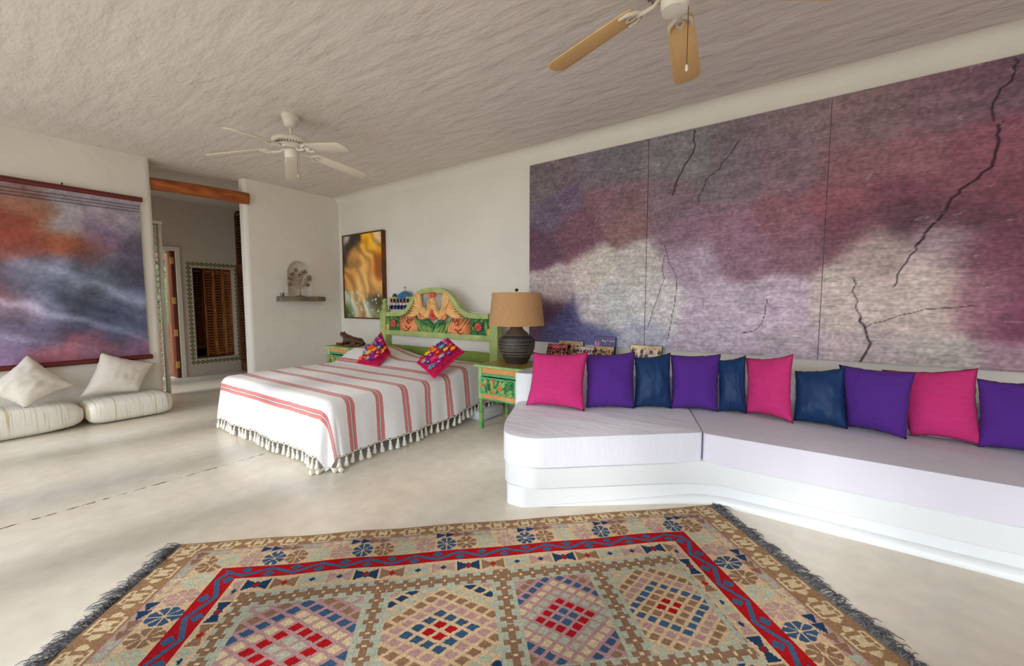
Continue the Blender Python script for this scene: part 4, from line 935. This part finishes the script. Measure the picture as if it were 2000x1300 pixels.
# inner sand border: bow ties
m4 = bandi == 4; img[m4] = BEI; per = .126; t = (along)/per; ti = np.floor(t); x = (t-ti-.5)*2; y = (across-.5)*2
bow = ((np.abs(y) < .18+.62*np.abs(x)) & (np.abs(x) < .92) & (np.abs(x) > .12)) | (np.abs(x)+np.abs(y) < .5); eye = np.abs(x)+np.abs(y)*1.1 < .30
for k, cc, ec in ((0,DKB,RED),(1,DBR,RED*1.05),(2,TEA,DKB),(3,PNK,DKB)): img[m4 & bow & (ti % 4 == k)] = cc; img[m4 & eye & (ti % 4 == k)] = ec
# field: panels of stepped lozenges between rows of small brown stars
m5 = bandi == 5; img[m5] = TEA
cols = [.555, 1.155, 1.735, 2.215, 2.685]; rows = [.505, 1.075, 1.63]
def stars(c, along_, w_):
    t = along_/.062; ti = np.floor(t); x = (t-ti-.5)*2; y = c/.038
    body = (np.abs(x) < .42) & (np.abs(y) < .92) | (np.abs(x) < .98) & (np.abs(y) < .40); dot = (np.abs(x) < .16) & (np.abs(y) < .22)
    return body, dot
for i in range(4):
    for j in range(2):
        u0, u1, v0, v1 = cols[i]+.055, cols[i+1]-.055, rows[j]+.045, rows[j+1]-.045
        pm = m5 & (U > u0) & (U < u1) & (V > v0) & (V < v1); uc, vc = (u0+u1)/2, (v0+v1)/2
        k = (i+2*j) % 4
        pu, pv = [(.047,.034),(.0445,.031),(.036,.030),(.037,.0295)][i]; vc = rows[j]+.303 if j == 0 else vc
        A = ((U-uc)/pu+(V-vc)/pv)/2; B = ((U-uc)/pu-(V-vc)/pv)/2; fa_, fb_ = np.floor(A), np.floor(B)
        ring = np.maximum(np.abs(fa_+.5), np.abs(fb_+.5)).astype(int)
        ga, gb = A-fa_-.5, B-fb_-.5; cell = (np.abs(ga) < .35) & (np.abs(gb) < .35)
        grd, seq = [(MAU,[TEA,RED,CRM,BLU*.95,DBR,TEA,PNK]),(BEI,[RED,BLU*.9,MAU,DBR,TEA,DKB,PNK]),(MAU,[BLU,RED,TEA,CRM,BLU*.95,DBR,PNK,TEA]),(BEI,[RED,DBR,BLU,MAU,DBR,TEA,PNK])][k]
        img[pm] = grd
        for q, cc in enumerate(seq + [TEA, DBR, PNK]): img[pm & cell & (ring == q)] = cc
for cx in cols:
    bd, dt = stars(U-cx, V, 0); mm_ = m5 & (np.abs(U-cx) < .04); img[mm_ & bd] = DBR; img[mm_ & dt] = CRM*1.03
for ry in rows:
    bd, dt = stars(V-ry, U, 0); mm_ = m5 & (np.abs(V-ry) < .04); img[mm_ & bd] = DBR; img[mm_ & dt] = CRM*1.03
# edges between bands and yarn-to-yarn colour change
img *= .93; img *= (1+.05*fbm(U,V*3,30,2,2)+.05*fbm(U,V,3,6))[...,None]; rs = np.random.RandomState(3); img *= (1+.045*rs.randn(nv,nu))[...,None]
rug = empty('kilim_rug', RA+ru*RL/2+rv*RW/2, 'large flat-woven rug with red, blue and sand geometric bands on the floor', 'rug')
def rug_pt(s, t):
    p = RA+ru*(RL*s)+rv*(RW*t); e = .006*noise.noise(Vector((s*9, t*5, 1)))
    p = p + rv*(e*1.2*(1-t)+.004*math.sin(s*37)*(1-t)); p.z = .0075+.0022*noise.noise(Vector((s*7,t*6,0)))
    return p
grid('woven_field', nu, nv, rug_pt, mat_attr('kilim weave', .95, bump=.0015, bscale=180, grain=.12, gscale=160, spec=.05), rug, img.reshape(-1,3), per_face=True)
MB().prism([(0.004,.012),(RL-.004,.012),(RL-.004,RW-.01),(.004,RW-.01)], .0045, lambda u, v, d: RA+ru*u+rv*v+Vector((0,0,d+.0005))).build('rug_back', mat('rug backing', (120,94,72), .95), rug)
fr_m = mat('charcoal wool fringe', (88,88,92), .95, var=.4, vscale=40)
for side in (0, 1):
    b = MB(); rnd = random.Random(11+side); n_ = 560
    for k in range(n_):
        t = (k+rnd.random())/n_; p = RA+ru*(RL*side)+rv*(RW*t); o = ru*(1 if side else -1)
        clump = math.sin(t*95)*.5+math.sin(t*41+1)*.5; L_ = rnd.uniform(.05,.10)*(1+.25*clump); an = rnd.gauss(0,.55)+.35*clump; dr_ = (o*math.cos(an)+rv*math.sin(an)); cu = rv*rnd.uniform(-.03,.03); h_ = rnd.uniform(.004,.024)
        b.tube([p+Vector((0,0,.006)), p+dr_*(L_*.4)+Vector((0,0,h_)), p+dr_*(L_*.8)+cu*.6+Vector((0,0,h_*.7+.003)), p+dr_*L_+cu+Vector((0,0,.004))], [.0028,.0026,.002,.0012], 3)
    b.build('fringe', fr_m, rug, kind='stuff')

# ------------------------------------------------------------------ photographs on the ledge
def photo(tl, br, y, lean, ground, people, label, seed):
    a, c = PY(*tl, y), PY(*br, y); x0, x1, z1 = a.x, c.x, a.z; z0 = .728
    r = empty('photo_print', ((x0+x1)/2, y-.02, z0), label, 'photo', 'photo boards on the bench ledge')
    nu, nv = 44, max(10, int(44*(z1-z0)/(x1-x0))); X, Z = np.meshgrid(np.linspace(x0,x1,nu+1), np.linspace(z0,z1,nv+1))
    im = np.empty(X.shape+(3,)); im[:] = ground; im *= (1+.25*fbm(X,Z,16,seed))[...,None]; rnd = random.Random(seed)
    for row in range(3):
        for k in range(7):
            px = x0+(x1-x0)*((k+.5+rnd.uniform(-.25,.25))/7); pz = z1-(z1-z0)*(.20+.27*row)+rnd.uniform(-.01,.01); s = (x1-x0)/17
            col = rnd.choice(people); im[((X-px)/s)**2+((Z-(pz-s*2))/(s*2))**2 < 1] = col
            im[((X-px)/(s*.62))**2+((Z-pz)/(s*.7))**2 < 1] = rnd.choice([(214,170,140),(190,140,112),(150,104,80)])
    f = lambda s, t: (x0+(x1-x0)*s, y-.012+lean*(t-1)*.12, z0+(z1-z0)*t)
    grid('print', nu, nv, f, mat_attr('photo paper', .3, spec=.4), r, im.reshape(-1,3))
    b = MB(); q = [Vector(f(0,0)),Vector(f(1,0)),Vector(f(1,1)),Vector(f(0,1))]; ex = .004
    cq = sum(q, Vector())/4; q = [p+(p-cq).normalized()*ex+Vector((0,.0015,0)) for p in q]; b.add([*q, *[p+Vector((0,.012,0)) for p in q]], [(0,1,2,3),(7,6,5,4),(0,4,5,1),(1,5,6,2),(2,6,7,3),(3,7,4,0)])
    b.build('backing', mat('black board', (26,22,24), .6), r)
dk = [(28,24,30),(60,20,26),(90,30,36)]
photo((1093,664),(1140,690), 4.22, .3, (196,160,120), [(20,18,20),(40,24,20),(170,60,40)], 'photo board with a pale top strip behind the red one', 2)
photo((1072,671),(1110,690), 4.13, .4, (196,84,92), dk, 'small reddish group photo board nearest the lamp', 1)
photo((1131,676),(1161,695), 4.08, .4, (206,190,190), dk, 'small pale group photo board leaning in front of the darker ones', 3)
photo((1163,656),(1203,690), 4.22, .3, (70,44,120), [(60,36,110),(200,90,170),(40,26,70)], 'purple stage photo board standing tallest on the ledge', 4)
photo((1163,675),(1200,695), 4.12, .4, (190,160,120), [(30,24,22),(120,80,50),(60,40,30)], 'sepia group photo board in front of the purple one', 5)
photo((1233,673),(1293,697), 4.20, .3, (216,190,140), [(16,16,20),(20,18,22),(214,206,196)], 'wide cream and black group photo board, rightmost on the ledge', 6)

# ------------------------------------------------------------------ church ornament on the plaster ledge behind the headboard
struct(MB().box((-5.30,4.06,0),(-3.15,4.252,1.222)).build('trim_2', plaster, bevel=.01))
church = empty('church_ornament', (-4.92,4.14,1.222), 'glazed blue ceramic church with dome and cross behind the headboard', 'ornament')
cobalt = mat('cobalt glaze', (30,84,160), .25, rgb2=(16,46,110), vscale=30, spec=.6); navyg = mat('navy glaze', (22,26,70), .25, spec=.6); creamg = mat('cream glaze', (214,202,178), .4); yel = mat('yellow glaze', (212,190,84), .35, rgb2=(170,180,90), vscale=20); maroon = mat('maroon glaze', (70,30,34), .3)
MB().box((-5.215,4.07,1.2225),(-4.625,4.22,1.245)).build('base_slab', creamg, church, bevel=.006)
MB().box((-5.19,4.10,1.245),(-4.65,4.20,1.30)).build('lower_wall', navyg, church, bevel=.004)
MB().box((-5.19,4.115,1.30),(-4.65,4.20,1.405)).build('upper_wall', maroon, church, bevel=.004)
for k in range(7):
    x = -5.15+.0765*k
    MB().ell((x,4.10,1.325), (.034,.03,.026), 12, 8).build('bowl', creamg if k != 2 else mat('pale blue glaze', (150,190,214), .3), church, smooth=True)
    MB().box((x-.032,4.085,1.405),(x+.032,4.16,1.432)).build('roof_block', yel, church, bevel=.005)
    MB().lathe([(.022,1.247),(.024,1.27),(.018,1.295)], (x,4.085,0), 10).build('door_arch', cobalt if k % 3 == 1 else navyg, church, smooth='auto')
for k in range(8): MB().lathe([(.009,1.352),(.006,1.36),(.006,1.398),(.009,1.405)], (-5.188+.0765*k,4.10,0), 8).build('column', creamg, church, smooth='auto')
for x in (-5.15,-4.64): MB().lathe([(.038,1.35),(.038,1.445),(.033,1.468),(.02,1.484),(.002,1.489)], (x,4.17,0), 16).build('bell_tower', cobalt, church, smooth='auto')
MB().lathe([(.125,1.40),(.12,1.425),(.10,1.46),(.07,1.495),(.035,1.518),(.002,1.525)], (-4.895,4.16,0), 24).build('dome', mat('mottled blue dome', (70,140,190), .3, rgb2=(20,70,140), vscale=45, spec=.6), church, smooth='auto')
MB().tube([(-4.895,4.16,1.52),(-4.895,4.16,1.60)],.0035).tube([(-4.925,4.16,1.575),(-4.865,4.16,1.575)],.003).build('cross', mat('dark iron',(50,46,44),.5,metal=.6), church)

# ------------------------------------------------------------------ plank shelf under the niche, with its metal tree and tin cup
sh = MB(); T0 = [(XN+.001,3.14),(XN+.26,3.10),(XN+.26,3.68),(XN+.001,3.96)]
sh.prism(T0, .076, lambda u, v, d: (u, v, 1.369+d))
tag(sh.build('wall_shelf', mat('grey weathered plank', (140,128,112), .8, rgb2=(100,90,78), vscale=6, vstretch=(6,.6,6), bump=.003, bscale=18, stretch=(6,.6,6)), bevel=.006), 'thick grey weathered plank shelf below the arched niche', 'shelf')
tree = empty('metal_tree', (XN+.12,3.46,1.446), 'filigree tin tree ornament on the plank shelf before the niche', 'ornament')
tinm = mat('aged tin', (186,172,150), .5, metal=.4, rgb2=(120,100,80), vscale=60); darkt = mat('dark bead', (60,44,34), .5)
tx, ty, tz = XN+.12, 3.46, 1.446
MB().lathe([(.07,0),(.072,.008),(.03,.014),(.012,.02)], (tx,ty,tz), 16).build('base', mat('gilt base', (140,116,50), .4, metal=.5), tree, smooth='auto')
MB().tube([(tx,ty-.012,tz+.01),(tx,ty+.006,tz+.06),(tx,ty-.004,tz+.12),(tx,ty,tz+.24)], [.008,.006,.005,.004]).tube([(tx,ty+.012,tz+.01),(tx,ty-.006,tz+.06),(tx,ty+.004,tz+.11)], .005).build('trunk', tinm, tree, smooth=True)
rnd = random.Random(9)
for k in range(13):
    a = math.radians(-82+164*k/12); L_ = .20+.05*math.cos(a*2)+rnd.uniform(-.02,.02); z0 = tz+.13+.05*(k % 3)
    e = Vector((tx+rnd.uniform(-.03,.03), ty+L_*math.sin(a), z0+.02+L_*.85*math.cos(a)*.75+.03)); s0 = Vector((tx,ty,z0))
    mid = (s0+e)/2+Vector((0,0,-.02)); br = MB().tube([s0, mid, e], [.004,.003,.002], 5).build('branch', tinm, tree)
    b = MB()
    for q in range(8):
        g = 2*PI*q/8; M = Matrix.Translation(e) @ Matrix.Rotation(g,4,'X') @ Matrix.Rotation(.15,4,'Z'); b.ell(M @ Vector((0,0,.026)), (.004,.009,.022), 6, 4, Matrix.Rotation(g,4,'X'))
    b.build('flower', tinm, br, smooth=True)
    MB().ell(e+Vector((.008,0,0)), (.007,.009,.009), 6, 4).build('bead', darkt, br, smooth=True)
    b = MB()
    for q in (.35,.6,.8):
        c = s0.lerp(e, q)
        for s in (-1,1): b.ell(c+Vector((0,.016*s,.012)), (.003,.016,.007), 6, 4, Matrix.Rotation(.7*s,4,'X'))
    b.build('tin_leaves', tinm, br, smooth=True)
cup = MB(); cup.lathe([(.024,0),(.027,.004),(.029,.05),(.031,.055),(.027,.055),(.025,.01)], (XN+.14,3.165,1.446), 16)
tag(cup.build('tin_cup', mat('brushed tin', (150,152,154), .4, metal=.7), smooth='auto'), 'small tin cup on the left end of the plank shelf', 'cup')
